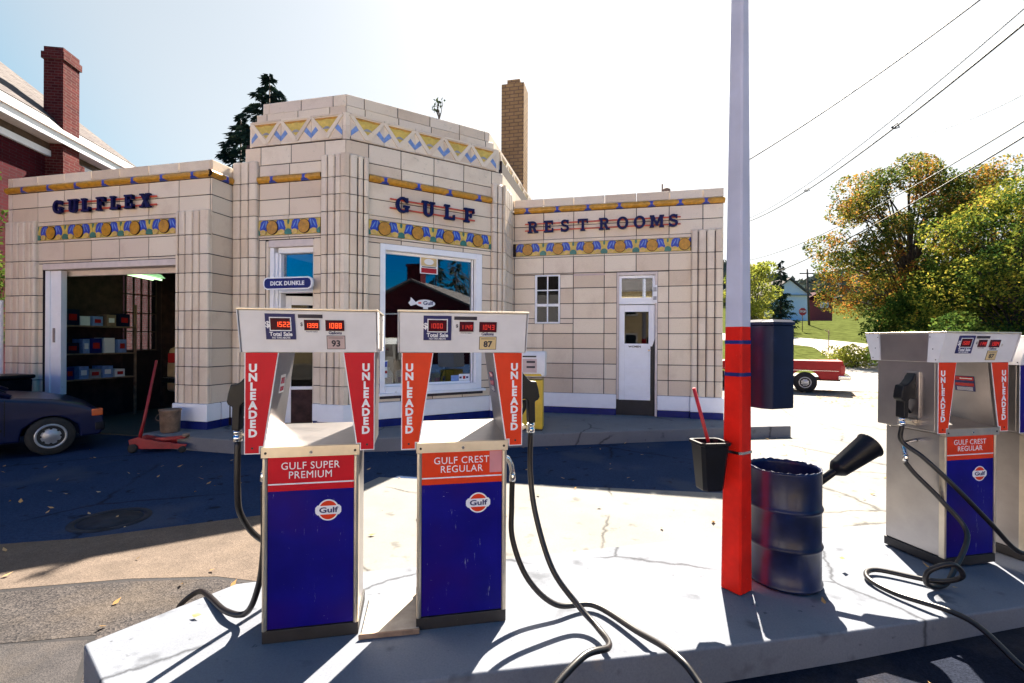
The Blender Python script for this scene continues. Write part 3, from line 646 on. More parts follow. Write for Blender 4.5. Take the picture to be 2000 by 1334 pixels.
# slab-serif sign letters on orange rails
def glyph(ch):
    t, h = .21, .13; P = []
    def rc(a, b, c, d): P.append([(a, c), (b, c), (b, d), (a, d)])
    def arc(cx, cz, rx, rz, a0, a1, w, wz=None, n=14):
        wz = wz or w*.7
        o = [(cx+rx*cos(R(a0+(a1-a0)*i/n)), cz+rz*sin(R(a0+(a1-a0)*i/n))) for i in range(n+1)]
        q = [(cx+(rx-w)*cos(R(a0+(a1-a0)*i/n)), cz+(rz-wz)*sin(R(a0+(a1-a0)*i/n))) for i in range(n+1)]
        P.append(o+q[::-1])
    def stem(x, a=.0, b=1, top=True, bot=True, sv=.10):
        rc(x, x+t, a, b)
        if bot: rc(x-sv, x+t+sv, a, a+h)
        if top: rc(x-sv, x+t+sv, b-h, b)
    if ch == 'G': arc(.46, .5, .46, .52, 38, 322, .22); rc(.62, .84, .08, .46); rc(.50, .92, .36, .48); rc(.68, .82, .66, .98); W = .92
    elif ch == 'U': rc(.12, .33, .34, 1); rc(.62, .80, .34, 1); rc(0, .44, 1-h, 1); rc(.52, .92, 1-h, 1); arc(.46, .36, .34, .38, 180, 360, .20); W = .92
    elif ch == 'L': stem(.1); rc(.1, .78, 0, .15); rc(.66, .78, 0, .36); W = .80
    elif ch in 'FE':
        stem(.1); rc(.1, .78, .85, 1); rc(.66, .78, .66, 1); rc(.3, .58, .44, .57); rc(.48, .58, .36, .66); W = .80
        if ch == 'E': rc(.1, .80, 0, .15); rc(.68, .80, 0, .34)
    elif ch == 'X':
        P.append([(.06, 1), (.30, 1), (.86, 0), (.62, 0)]); P.append([(.64, 1), (.82, 1), (.28, 0), (.10, 0)])
        for a in (0, .54): rc(a, a+.38, 1-h*.9, 1); rc(a, a+.38, 0, h*.9)
        W = .92
    elif ch == 'R': stem(.1); arc(.46, .74, .34, .26, -90, 90, .20, .14); rc(.28, .48, .86, 1); rc(.28, .48, .48, .61); P.append([(.40, .50), (.62, .50), (.84, .0), (.60, .0)]); rc(.58, .92, 0, h); W = .92
    elif ch == 'S': arc(.40, .735, .34, .285, 20, 270, .20, .16); arc(.40, .285, .36, .305, -160, 90, .20, .16); rc(.60, .72, .68, .98); rc(.06, .18, .02, .32); W = .80
    elif ch == 'T': stem(.33, top=False); rc(0, .87, .85, 1); rc(0, .12, .64, 1); rc(.75, .87, .64, 1); W = .87
    elif ch == 'O': arc(.47, .5, .47, .52, 0, 180, .22); arc(.47, .5, .47, .52, 180, 360, .22); W = .94
    elif ch == 'M': stem(.08, sv=.08); stem(.84, sv=.08); P.append([(.12, 1), (.34, 1), (.62, .22), (.50, .12)]); P.append([(.78, 1), (1.0, 1), (.62, .12), (.50, .22)]); W = 1.13
    return P, W
def sign(fr, letters, z, h, r0, r1, o=.05):
    for ch, c in letters:
        P, W = glyph(ch); mb = MB()
        for i, p in enumerate(P):
            mb.prism(fr, [(c+(x-W/2)*h, z+y*h) for x, y in p], o, o+.055+i*.0007, 'letter_blue')
        mb.build('sign_letter', station)
    for f_ in (.24, .82):
        mb = MB(); mb.box(fr, r0, r1, o-.028, o-.008, z+h*f_-.013, z+h*f_+.013, 'rail_orange')
        for s in spread(r0+.1, r1-.1, 3): mb.box(fr, s-.008, s+.008, 0, o-.0275, z+h*f_-.008, z+h*f_+.008, 'rail_orange')
        mb.build('sign_rail', station)
def evenly(txt, a, b): return [(c, a+(b-a)*k/(len(txt)-1)) for k, c in enumerate(txt)]
sign(FA, list(zip('GULFLEX', [-10.52, -10.145, -9.83, -9.47, -9.14, -8.81, -8.44])), 4.18, .25, -10.70, -8.24)
sign(FC, list(zip('GULF', [1.01, 1.515, 1.955, 2.385])), 4.165, .285, .783, 2.535)
sign(FD, list(zip('RESTROOMS', [-1.96, -1.61, -1.25, -.86, -.40, -.02, .33, .68, 1.01])), 4.20, .255, -2.15, 1.16)
# garage opening trim and the white door leaf at its left
mb = MB(); mb.box(FA, -11.03, -7.81, -.22, .01, 3.13, 3.245, 'pink_paint'); mb.box(FA, -11.035, -7.83, -.3, -.225, 3.03, 3.24, 'pink_paint')
mb.build('garage_lintel', station, bevel=.008)
mb = MB(); fl_ = F((-11.02, YA+.06, 0), (cos(R(4)), sin(R(4)), 0), (sin(R(4)), -cos(R(4)), 0))
mb.box(fl_, 0, .10, -.08, .03, .70, 3.12, 'white_paint'); mb.box(fl_, .10, .30, -.06, .005, .70, 3.12, 'white_paint'); mb.box(fl_, .30, .37, -.08, .03, .70, 3.12, 'white_paint')
ld = sub(mb.build('garage_door_leaf', station, bevel=.006))
mb = MB(); mb.box(fl_, .18, .21, .005, .03, 1.72, 2.0, 'steel'); mb.build('handle', ld)
mb = MB(); mb.box(fl_, .03, .37, -.07, .0, .02, .695, 'garage_dark'); mb.build('leaf_shade_panel', station)  # dark panel standing for the shadow below the white leaf
# garage side window (in the left wall) with dark glazing bars
mb = MB(); FW = F((XE0+.16, 0, 0), (0, 1, 0), (1, 0, 0))
for s in spread(9.0, 9.97, 5): mb.box(FW, s-.012, s+.012, -.02, .02, 1.5, 3.36, 'wood_dark')
for z in (1.52, 1.98, 2.44, 2.9, 3.34): mb.box(FW, 9.0, 9.97, -.018, .022, z-.014, z+.014, 'wood_dark')
gw = sub(mb.build('garage_window', station)); mb = MB(); mb.box(FW, 9.0, 9.97, -.002, .002, 1.5, 3.36, 'glass'); mb.build('pane', gw)
# shop window on the chamfer
mb = MB(); s0, s1, z0, z1 = .62, 2.72, .83, 3.57; a0, a1, b0, b1 = .685, 2.575, .94, 3.46
for (p, q, o0, o1) in (((s0, a0+.03, z0, z1), 0, -.10, .012), ((a1+.01, s1, z0, z1), 0, -.10, .012)): mb.box(FC, p[0]-.0, p[1], o0, o1, p[2], p[3], 'white_paint')
mb.box(FC, a0+.031, a1+.009, -.10, .0115, b1, z1, 'white_paint'); mb.box(FC, a0+.031, a1+.009, -.10, .05, z0, b0, 'white_paint')
for p in ((a0, a0+.05, b0, b1), (a1-.05, a1, b0, b1)): mb.box(FC, p[0]+.02, p[1], -.16, -.101, p[2], p[3], 'white_paint')
mb.box(FC, a0+.051, a1-.051, -.16, -.102, b1-.05, b1, 'white_paint'); mb.box(FC, a0+.051, a1-.051, -.16, -.102, b0, b0+.04, 'white_paint')
mb.box(FC, s0-.03, s1+.06, -.05, .10, z0-.05, z0-.002, 'white_paint'); mb.box(FC, s0+.0, s1+.03, -.05, .02, z0-.11, z0-.052, 'black_print')
shopwin = sub(mb.build('shop_window', station, bevel=.005))
mb = MB(); mb.box(FC, a0+.05, a1-.05, -.134, -.128, b0+.03, b1-.04, 'glass'); mb.build('pane', shopwin)
# entrance door recess
mb = MB(); s0, s1 = -6.39, -5.39
mb.box(FB, s0, s0+.05, -.28, -.014, .22, 3.60, 'tile'); mb.box(FB, s1-.02, s1, -.28, -.014, .22, 3.60, 'tile')
mb.box(FB, s0+.051, s1-.021, -.18, -.016, 3.49, 3.615, 'pink_paint'); mb.box(FB, s0+.051, s0+.135, -.18, -.05, .22, 3.488, 'white_paint')
mb.box(FB, s0+.136, s0+.19, -.26, -.09, .22, 3.40, 'white_paint'); mb.box(FB, s0+.191, s1-.021, -.26, -.10, 3.39, 3.487, 'white_paint')
mb.box(FB, s0+.191, s1-.021, -.26, -.11, 2.66, 2.76, 'white_paint'); mb.box(FB, s0+.191, s0+.23, -.26, -.12, .22, 2.655, 'white_paint'); mb.box(FB, s0+.191, s0+.235, -.26, -.12, 2.765, 3.385, 'white_paint')
ent = sub(mb.build('entrance_frame', station, bevel=.005))
mb = MB(); mb.box(FB, s0+.236, s1-.022, -.20, -.195, 2.765, 3.385, 'glass'); mb.build('transom_pane', ent)
an = R(24); fd = F((s0+.24, YB+.24, 0), (cos(an), sin(an), 0), (sin(an), -cos(an), 0)); w_ = .72
mb = MB()
mb.box(fd, 0, .10, -.045, 0, .24, 2.62, 'white_paint'); mb.box(fd, w_-.06, w_, -.045, 0, .24, 2.62, 'white_paint'); mb.box(fd, .101, w_-.061, -.045, -.001, 2.45, 2.62, 'white_paint')
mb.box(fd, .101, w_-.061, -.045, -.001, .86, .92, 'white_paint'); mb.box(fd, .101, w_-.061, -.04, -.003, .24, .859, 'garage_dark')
dl = sub(mb.build('entrance_door', station, bevel=.004)); mb = MB(); mb.box(fd, .10, w_-.06, -.025, -.02, .92, 2.45, 'glass_dark'); mb.build('pane', dl)
mb = MB(); mb.box(fd, w_-.05, w_-.03, 0, .04, 1.15, 1.35, 'chrome'); mb.build('handle', dl)
# rest room window
mb = MB(); s0, s1, z0, z1 = -1.92, -1.36, 2.19, 3.27
mb.box(FD, s0, s0+.045, -.12, .008, z0, z1, 'white_paint'); mb.box(FD, s1-.035, s1, -.12, .008, z0, z1, 'white_paint')
mb.box(FD, s0+.046, s1-.036, -.12, .007, z1-.03, z1, 'white_paint'); mb.box(FD, s0+.046, s1-.036, -.12, .02, z0, z0+.035, 'white_paint')
xm = (s0+s1)/2
mb.box(FD, xm-.014, xm+.014, -.055, -.02, z0+.036, z1-.031, 'white_paint')
for z, tt in ((2.60, .03), (2.93, .013)): mb.box(FD, s0+.046, s1-.036, -.056, -.018, z-tt, z+tt, 'white_paint')
rw = sub(mb.build('restroom_window', station, bevel=.003)); mb = MB(); mb.box(FD, s0+.046, s1-.036, -.042, -.037, z0+.036, z1-.031, 'glass_dark'); mb.build('pane', rw)
# rest room door with transom
mb = MB(); s0, s1 = -.13, .71
mb.box(FD, s0, s0+.045, -.20, .01, .56, 3.285, 'pink_paint'); mb.box(FD, s1-.045, s1, -.20, .01, .22, 3.285, 'pink_paint'); mb.box(FD, s0+.046, s1-.046, -.20, .009, 3.22, 3.284, 'pink_paint')
mb.box(FD, s0+.046, s0+.10, -.16, -.03, 2.62, 3.21, 'white_paint'); mb.box(FD, s1-.10, s1-.046, -.16, -.03, 2.62, 3.21, 'white_paint')
mb.box(FD, s0+.101, s1-.101, -.16, -.031, 3.16, 3.215, 'white_paint'); mb.box(FD, s0+.046, s1-.046, -.16, -.02, 2.60, 2.74, 'white_paint')
mb.box(FD, s0, s1-.046, -.30, -.06, .215, .54, 'plinth')
rf = sub(mb.build('restroom_door_frame', station, bevel=.004)); mb = MB(); mb.box(FD, s0+.101, s1-.101, -.10, -.095, 2.745, 3.158, 'glass'); mb.build('transom_pane', rf)
mb = MB(); a, b = -.08, .575
for p in ((a, a+.115, .545, 2.585), (b-.04, b, .545, 2.585)): mb.box(FD, p[0], p[1], -.10, -.05, p[2], p[3], 'white_paint')
for z0, z1 in ((2.44, 2.585), (1.62, 1.755), (1.16, 1.26), (.80, .87), (.545, .63)): mb.box(FD, a+.116, b-.041, -.10, -.051, z0, z1, 'white_paint')
mb.box(FD, a+.116, b-.041, -.088, -.062, .63, 1.62, 'white_paint'); mb.box(FD, b+.001, b+.085, -.10, -.06, 1.70, 2.585, 'white_paint')
rd = sub(mb.build('restroom_door', station, bevel=.004))
mb = MB(); mb.box(FD, a+.116, b-.041, -.085, -.075, 1.755, 2.44, 'glass_dark'); mb.build('pane', rd)
mb = MB(); mb.box(FD, a+.118, b-.043, -.12, -.11, 1.757, 2.2, 'pink_label'); mb.build('blind', rd)
mb = MB(); text_into(mb, FD, 'WOMEN', .055, .25, 1.69, -.0505, -.047, 'black_print', .002, 1.2); mb.build('lettering', rd)
mb = MB(); mb.lathe(F((.54, YD+.02, 1.62), (1, 0, 0), (0, 0, 1), (0, -1, 0)), [(.012, 0), (.012, .03), (.024, .04), (.024, .06), (.01, .07)], 'chrome', 12); mb.build('handle', rd)
mb = MB(); mb.prism(FD, [(b+.002, .545), (s1-.046, .545), (s1-.046, 1.86), (b+.05, 1.74), (b+.002, 1.62)], -.13, -.055, 'plinth'); mb.build('black_panel', rd)  # black slanted panel filling the gap right of the door leaf
mb = MB(); mb.box(FD, s1-.10, s1-.01, .011, .02, 2.62, 3.0, 'white_print'); mb.box(FD, s1-.09, s1-.02, .020, .0215, 2.68, 2.76, 'grey_glaze'); mb.box(FD, s1-.09, s1-.02, .020, .0215, 2.86, 2.95, 'grey_glaze'); mb.build('notice', rf)
mb = MB(); mb.box(FD, -1.06, -.38, .001, .010, 3.235, 3.275, 'pink_label'); mb.build('name_plate', station)
# tan brick flue behind the tower
mb = MB(); mb.box(WORLD, -3.36, -2.72, 13.0, 13.6, 5.6, 9.0, 'brick_tan'); mb.box(WORLD, -3.22, -2.86, 13.1, 13.5, 9.001, 9.16, 'brick_tan')
mb.build('flue', station)
mb = MB(); mb.lathe(F((1.05, 12.6, 4.68), (1, 0, 0), (0, 1, 0)), [(.05, 0), (.05, .78), (.10, .80), (.10, .95), (.05, 1.0)], 'rust', 10); mb.build('roof_vent', station)
mb = MB(); mb.lathe(F((.95, 12.6, 4.68), (1, 0, 0), (0, 1, 0)), [(.02, 0), (.02, 1.1)], 'rust', 8); mb.build('roof_vent', station)

# hanging name board over the entrance
mb = MB(); fs = F((0, 7.32, 0)); a, b, z0, z1 = -6.26, -5.275, 2.685, 2.905
def octo(a, b, z0, z1, c): return [(a+c, z0), (b-c, z0), (b-c*.3, z0+c*.35), (b, z0+c), (b, z1-c), (b-c*.3, z1-c*.35), (b-c, z1), (a+c, z1), (a+c*.3, z1-c*.35), (a, z1-c), (a, z0+c), (a+c*.3, z0+c*.35)]
bd = thing('name_board', (-5.77, 7.32, 2.68), 'dark blue name board with white rim above the station entrance', 'sign')
mb.prism(fs, octo(a, b, z0, z1, .07), -.03, .02, 'white_paint'); mb.prism(fs, octo(a+.022, b-.022, z0+.022, z1-.022, .06), .0195, .024, 'blue_paint')
mb.box(fs, -6.15, -6.12, -.14, -.03, 2.77, 2.82, 'rust'); mb.box(fs, -5.43, -5.40, -.14, -.03, 2.77, 2.82, 'rust'); mb.build('board', bd)
mb = MB(); text_into(mb, fs, 'DICK DUNKLE', .098, -5.77, 2.792, .024, .027, 'white_print', .0045, 1.0, space=1.1); mb.build('lettering', bd)
# goods and stickers in the shop window
def jug(s, col, h=.27, wd=.16, cap='white_print', label=''):
    p = FC(s, -.24, .955); t = thing('oil_bottle', p, label, 'bottle', 'bottles on the shop window sill')
    f = F(p, (r2, r2, 0), (r2, -r2, 0)); mb = MB(); w2 = wd/2
    mb.prism(f, [(-w2, 0), (w2, 0), (w2, h*.62), (w2*.55, h*.88), (w2*.1, h*.9), (-w2*.2, h*.88), (-w2*.95, h*.8), (-w2, h*.6)], -.04, .04, col); mb.build('bottle_body', t, bevel=.012)
    mb = MB(); mb.box(f, -w2*.75, w2*.75, .0405, .042, h*.12, h*.45, 'blue_glaze' if col != 'pump_yellow' else 'red_panel'); mb.build('label_patch', t)
    mb = MB(); mb.lathe(F(f(w2*.3, 0, h*.88), (1, 0, 0), (0, 1, 0)), [(.022, 0), (.022, .05)], cap, 12); mb.build('cap', t)
for s, c, h, wd, l in ((.84, 'white_print', .32, .2, 'white jug of washer fluid at the left end of the shop window sill'), (1.10, 'white_print', .32, .2, 'white jug half hidden behind the orange pump panel in the shop window'),
                       (1.66, 'grey_glaze', .24, .10, 'slim grey bottle beside the yellow jug in the shop window'), (1.83, 'pump_yellow', .24, .16, 'yellow oil jug on the shop window sill'), (1.98, 'peach_glaze', .30, .08, 'tall thin amber bottle right of the yellow jug in the shop window')):
    jug(s, c, h, wd, 'white_print', l)
mb = MB(); mb.box(FC, 1.43, 1.80, -.127, -.124, 3.10, 3.44, 'white_print'); mb.box(FC, 1.455, 1.775, -.1238, -.1228, 3.25, 3.42, 'cream_label'); mb.box(FC, 1.455, 1.775, -.1238, -.1226, 3.115, 3.21, 'lens_red')
mb.disc(FC, 1.615, 3.335, .10, .06, -.1225, -.1215, 'white_print'); mb.box(FC, 1.47, 1.76, -.1225, -.1215, 3.222, 3.24, 'black_print')
tag(mb.build('window_poster'), 'white poster with red lower half taped high in the shop window', 'poster')
mb = MB(); mb.disc(FC, 1.55, 2.52, .20, .075, -.127, -.124, 'white_print', 24); mb.prism(FC, [(1.36, 2.53), (1.25, 2.63), (1.24, 2.56), (1.20, 2.52), (1.25, 2.46), (1.37, 2.50)], -.127, -.1245, 'white_print')
mb.box(FC, 1.50, 1.60, -.127, -.1245, 2.41, 2.45, 'white_print'); text_into(mb, FC, 'Gulf', .10, 1.60, 2.525, -.1235, -.123, 'navy_print', .003, 1.2); mb.box(FC, 1.40, 1.46, -.1238, -.1228, 2.51, 2.54, 'orange_panel')
tag(mb.build('airship_sticker'), 'white airship sticker on the middle of the shop window', 'sticker')
mb = MB(); mb.box(FC, 2.10, 2.27, -.127, -.124, .985, 1.10, 'pale_blue_glaze'); mb.box(FC, 2.275, 2.52, -.127, -.124, .985, 1.12, 'white_print')
for x in (2.31, 2.39, 2.46): mb.box(FC, x-.025, x+.025, -.1238, -.1228, 1.03, 1.07, 'navy_print')
mb.box(FC, 2.365, 2.42, -.1238, -.1226, 1.02, 1.08, 'lens_red'); tag(mb.build('payment_sticker'), 'row of small card stickers at the lower right of the shop window', 'sticker')
mb = MB(); mb.box(FC, .745, .80, -.127, -.124, 1.10, 1.42, 'white_print'); mb.box(FC, .748, .797, -.1238, -.1228, 1.30, 1.40, 'blue_glaze'); mb.box(FC, .748, .797, -.1238, -.1228, 1.18, 1.23, 'lens_red')
tag(mb.build('inspection_sticker'), 'narrow blue and white sticker at the left edge of the shop window', 'sticker')
# ------------------------------------------------------------------ inside and around the garage
t = thing('ceiling_light', (-10.5, 8.42, 3.24), 'lit green-white fluorescent batten hanging inside the garage', 'light')
M['fluor'] = emit('fluorescent', (.62, 1.0, .50), .6); M['fluor_dim'] = emit('fluorescent_reflector', (.45, .9, .42), .14)
f = F((-10.5, 8.42, 3.24), (cos(R(112)), sin(R(112)), 0), (sin(R(112)), -cos(R(112)), 0)); mb = MB()
mb.prism(F(f(0, 0, 0), f.o, f.s), [(-.17, 0), (.17, 0), (.08, .09), (-.08, .09)], -.8, .8, 'fluor_dim'); mb.build('reflector', t)
for o_ in (-.09, .09):
    mb = MB(); mb.tube([f(-.78, o_, -.035), f(.78, o_, -.035)], .02, 'fluor', 10); mb.build('tube', t)
mb = MB(); mb.tube([f(-.5, 0, .09), f(-.5, 0, 1.3)], .008, 'rust', 6); mb.build('hanger', t); mb = MB(); mb.tube([f(.5, 0, .09), f(.5, 0, 1.3)], .008, 'rust', 6); mb.build('hanger', t)
# shelving with boxes at the left of the garage
t = thing('shelf_rack', (-11.4, 8.2, 0), 'dark steel shelf rack along the left wall of the garage', 'shelf'); mb = MB()
for z in (.9, 1.45, 2.05): mb.box(WORLD, -11.60, -11.2, 7.5, 8.95, z, z+.03, 'rust')
for y in (7.46, 8.95): mb.box(WORLD, -11.24, -11.2, y, y+.04, .02, 2.6, 'rust')
mb.build('shelf_frame', t)
random.seed(3)
CN = {'box_navy': 'navy', 'grey_glaze': 'grey', 'blue_paint': 'deep blue', 'rust': 'brown', 'pale_blue_glaze': 'pale blue', 'white_print': 'white'}
ORD = ['first', 'second', 'third', 'fourth', 'fifth', 'sixth', 'seventh', 'eighth']
for z, nm in ((.931, 'lowest'), (1.481, 'middle'), (2.081, 'top')):
    y, k = 7.55, 0
    while y < 8.65:
        wd = random.uniform(.12, .26); hh = random.uniform(.14, .36); c = random.choice(['box_navy', 'grey_glaze', 'blue_paint', 'rust', 'pale_blue_glaze', 'white_print']); mb = MB()
        mb.box(WORLD, -11.55, -11.25, y, y+wd, z, z+hh, c); mb.box(WORLD, -11.249, -11.246, y+wd*.2, y+wd*.8, z+hh*.3, z+hh*.7, 'white_print' if k % 2 else 'lens_red')
        tag(mb.build('parts_box'), '%s parts box on the %s garage shelf, %s from the door' % (CN[c], nm, ORD[k]), 'box', 'parts boxes on the garage shelves'); y += wd+random.uniform(.015, .10); k += 1
# helper for vehicles: side outline with wheel arches, extruded, plus a glazed cabin
def arch(cx, cz, r, z0, n=12):
    a = math.asin(min(1, (z0-cz)/r)); return [(cx+r*cos(pi-a-(pi-2*a)*i/n), cz+r*sin(pi-a-(pi-2*a)*i/n)) for i in range(n+1)]
def wheel(root, f, x, side, z, r, wd, hubr, name='wheel'):
    fw = F(f(x, side, z), f.s, f.u, f.o if side >= 0 else -f.o)
    mb = MB(); mb.lathe(fw, [(r*.6, -wd), (r*.93, -wd), (r, -wd*.85), (r, -.02), (r*.95, 0), (hubr*1.05, .0)], 'tyre', 32); wo = sub(mb.build(name, root))
    mb = MB(); mb.lathe(fw, [(hubr, -.02), (hubr, .006), (hubr*.92, .014), (hubr*.82, -.004), (hubr*.45, .004), (hubr*.32, .016), (.01, .018)], 'hub', 28)
    for k in range(8):
        q = R(45*k); c_ = (cos(q)*hubr*.63, sin(q)*hubr*.63); mb.disc(F(fw(c_[0], c_[1], 0), fw.s, fw.u, fw.o), 0, 0, hubr*.10, hubr*.10, .002, .006, 'tyre', 8)
    mb.build('rim', wo)
# blue hatchback at far left, nose to the right
f = F((-8.58, 5.56, 0), (cos(R(61)), sin(R(61)), 0), (sin(R(61)), -cos(R(61)), 0))
t = thing('parked_car', f(-1.2, -.8, 0), 'dark blue hatchback parked in shade left of the garage door', 'car')
def car_body(root, f, body_m, L0=-3.35, L1=.62):
    out = [(L0, .30), (L0+.02, .75), (L0+.1, .92)]+[(-2.6, .94), (-1.2, .96), (-.55, .93), (0, .86), (.35, .76), (.55, .66), (L1, .55), (L1, .32), (L1-.05, .24)]
    out += arch(0, .29, .335, .24)[::-1]+arch(-2.5, .29, .335, .24)[::-1]
    mb = MB(); i = mb.mi(body_m)
    w2 = .80
    rings = []
    for o_, ins in ((0, .05), (-.05, 0), (-2*w2+.05, 0), (-2*w2, .05)):
        rings.append([f(a*(1-ins*.02), o_, b-(ins*.8 if b > .5 else 0)) for a, b in out])
    mb.loft(rings, body_m); bo = mb.build('body', root, bevel=.03, seg=3)
    mb = MB()
    lo = [(-3.1, .94), (-.50, .94)]; up = [(-2.75, 1.38), (-1.25, 1.38)]
    mb.loft([[f(-3.1, -.06, .93), f(-.45, -.06, .93), f(-.45, -1.54, .93), f(-3.1, -1.54, .93)], [f(-2.7, -.24, 1.36), f(-1.25, -.24, 1.36), f(-1.25, -1.36, 1.36), f(-2.7, -1.36, 1.36)]], 'car_glass'); mb.build('windows', root, bevel=.02)
    mb = MB()
    for a, b in (((-.43, -.05, .92), (-1.27, -.22, 1.37)), ((-1.75, -.045, .92), (-1.75, -.22, 1.37)), ((-3.12, -.05, .92), (-2.68, -.22, 1.37)), ((-.43, -1.55, .92), (-1.27, -1.38, 1.37)), ((-3.12, -1.55, .92), (-2.68, -1.38, 1.37))):
        mb.tube([f(*a), f(*b)], .035, body_m, 8)
    mb.box(f, -2.72, -1.22, -1.38, -.22, 1.36, 1.41, body_m); mb.build('roof_pillars', root)
    mb = MB()
    for z in (.50, .52): pass
    mb.box(f, -2.05, -.52, -.01, .004, .42, .46, 'black_plastic'); mb.box(f, -1.76, -1.745, -.012, .004, .35, .9, 'black_plastic'); mb.box(f, -.50, -.488, -.012, .004, .35, .88, 'black_plastic'); mb.build('trim_strip', root)
    for x in (0, -2.5):
        wheel(root, f, x, .0, .29, .29, .18, .19)
    mb = MB(); mb.box(f, L1-.12, L1+.02, -1.6, .006, .30, .46, 'black_plastic'); mb.build('bumper', root, bevel=.03)
    mb = MB(); mb.box(f, L1-.15, L1-.005, -.16, .008, .55, .66, 'amber'); mb.build('turn_signal', root, bevel=.015)
car_body(t, f, 'car_blue')
# dark bin and white board left of the garage
t = thing('trash_can', (-11.2, 6.3, 0), 'dark square bin standing behind the blue car', 'bin'); mb = MB()
mb.loft([[V((x*.9-11.0, y*.9+6.35, 0)) for x, y in ((-.3, -.3), (.3, -.3), (.3, .3), (-.3, .3))], [V((x-11.0, y+6.35, 1.05)) for x, y in ((-.3, -.3), (.3, -.3), (.3, .3), (-.3, .3))]], 'black_plastic'); mb.build('bin_body', t, bevel=.03)
mb = MB(); mb.box(WORLD, -11.33, -10.67, 6.02, 6.68, 1.052, 1.13, 'black_plastic'); mb.build('lid', t, bevel=.03)
t = thing('wooden_door', (-12.4, 6.95, 0), 'pale blue-white old door leaning at the left corner of the station', 'door'); mb = MB()
mb.box(WORLD, -12.75, -12.03, 6.93, 6.98, .05, 2.55, 'white_paint'); mb.build('door_leaf', t, bevel=.01)
mb = MB(); mb.box(WORLD, -12.65, -12.13, 6.918, 6.929, 1.4, 2.4, 'pale_blue_glaze'); mb.box(WORLD, -12.65, -12.13, 6.918, 6.929, .25, 1.2, 'white_paint'); mb.build('door_panel', t, bevel=.004)
# red floor jack
t = thing('floor_jack', (-7.35, 6.15, 0), 'red trolley jack with a long raised handle before the garage', 'floor jack'); mb = MB()
f = F((-7.55, 6.10, 0), (cos(R(18)), sin(R(18)), 0), (sin(R(18)), -cos(R(18)), 0))
for o_ in (-.12, .10): mb.prism(f, [(-.05, .06), (.75, .05), (.80, .12), (.40, .17), (.05, .24), (-.08, .2)], o_, o_+.02, 'jack_red')
mb.box(f, .1, .45, -.10, .10, .06, .12, 'jack_red'); mb.prism(f, [(.2, .14), (.72, .20), (.74, .25), (.2, .2)], -.03, .03, 'jack_red'); mb.build('jack_frame', t, bevel=.005)
mb = MB(); mb.lathe(F(f(.72, 0, .23), (1, 0, 0), (0, 1, 0)), [(.05, 0), (.05, .04)], 'rust', 14); mb.build('saddle', t)
for x, r in ((.0, .07), (.74, .05)):
    for o_ in (-.16, .12):
        mb = MB(); mb.lathe(F(f(x, o_, r), f.s, f.u, f.o), [(r*.5, 0), (r, .004), (r, .036), (r*.5, .04)], 'tyre', 16); mb.build('wheel', t)
mb = MB(); mb.tube([f(0, 0, .14), f(.05, -.05, .5), f(.17, -.15, 1.45)], [.028, .022, .018], 'jack_red', 10); mb.build('jack_handle', t)
# rusty bucket by the pilaster
t = thing('paint_bucket', (-7.50, 6.55, .215), 'rust-stained tan pail at the foot of the garage pilaster', 'bucket'); mb = MB(); fb2 = F((-7.50, 6.60, .215), (1, 0, 0), (0, 1, 0))
mb.lathe(fb2, [(.12, 0), (.14, .02), (.155, .36), (.165, .37), (.165, .39), (.15, .39), (.14, .05), (.02, .04)], 'rust', 24); mb.build('pail', t)
mb = MB(); mb.tube(catmull([fb2(-.16, 0, .36), fb2(-.12, -.16, .26), fb2(.0, -.19, .22), fb2(.12, -.16, .26), fb2(.16, 0, .36)], 5), .004, 'rust', 6); mb.build('wire_handle', t)
# tan car tail inside the garage
f = F((-9.12, 9.4, .02), (cos(R(90)), sin(R(90)), 0), (sin(R(90)), -cos(R(90)), 0))
t = thing('stored_car', (-9.95, 10.9, .02), 'tan station wagon tail with red lamp seen inside the garage door', 'car'); mb = MB()
mb.loft([[f(a, o_, b) for a, b in ((0, .5), (0, 1.15), (.06, 1.55), (.3, 1.62), (3.2, 1.6), (3.2, .5))] for o_ in (0, -1.7)], 'tan_car'); mb.build('body', t, bevel=.07, seg=3)
for a in (-1.64, -.46):
    mb = MB(); mb.box(f, -.012, .05, a, a+.40, 1.20, 1.44, 'lens_red'); mb.build('tail_lamp', t, bevel=.02)
mb = MB(); mb.box(f, -.12, .02, -1.72, .02, .72, .88, 'chrome'); mb.build('bumper', t, bevel=.03)
for x in (.7, 2.5): wheel(t, f, x, .01, .34, .34, .2, .18)
# ------------------------------------------------------------------ fuel pumps
SEG = {'0': 'abcdef', '1': 'bc', '2': 'abged', '3': 'abgcd', '4': 'fgbc', '5': 'afgcd', '6': 'afgedc', '7': 'abc', '8': 'abcdefg', '9': 'abcdfg', ' ': ''}
def led(mb, f, txt, s0, z0, h, m):
    wd = h*.52; th = h*.13; o0, o1 = .0062, .0066
    for k, ch in enumerate(txt):
        x = s0+k*wd*1.38; y = z0
        R_ = {'a': (x, x+wd, y+h-th, y+h), 'd': (x, x+wd, y, y+th), 'g': (x, x+wd, y+h/2-th/2, y+h/2+th/2), 'f': (x, x+th, y+h/2, y+h), 'b': (x+wd-th, x+wd, y+h/2, y+h), 'e': (x, x+th, y, y+h/2), 'c': (x+wd-th, x+wd, y, y+h/2)}
        for i, q in enumerate(SEG.get(ch, '')):
            a = R_[q]; mb.box(f, a[0], a[1], o0, o1+i*.00006, a[2], a[3], m)
NOZ = [(350, 390), (325, 400), (290, 440), (270, 480), (215, 540), (180, 565), (115, 570), (90, 660), (75, 750), (90, 785), (130, 802), (125, 1050), (205, 1055), (215, 800), (240, 772), (300, 775), (352, 765), (352, 570), (325, 545), (350, 450)]
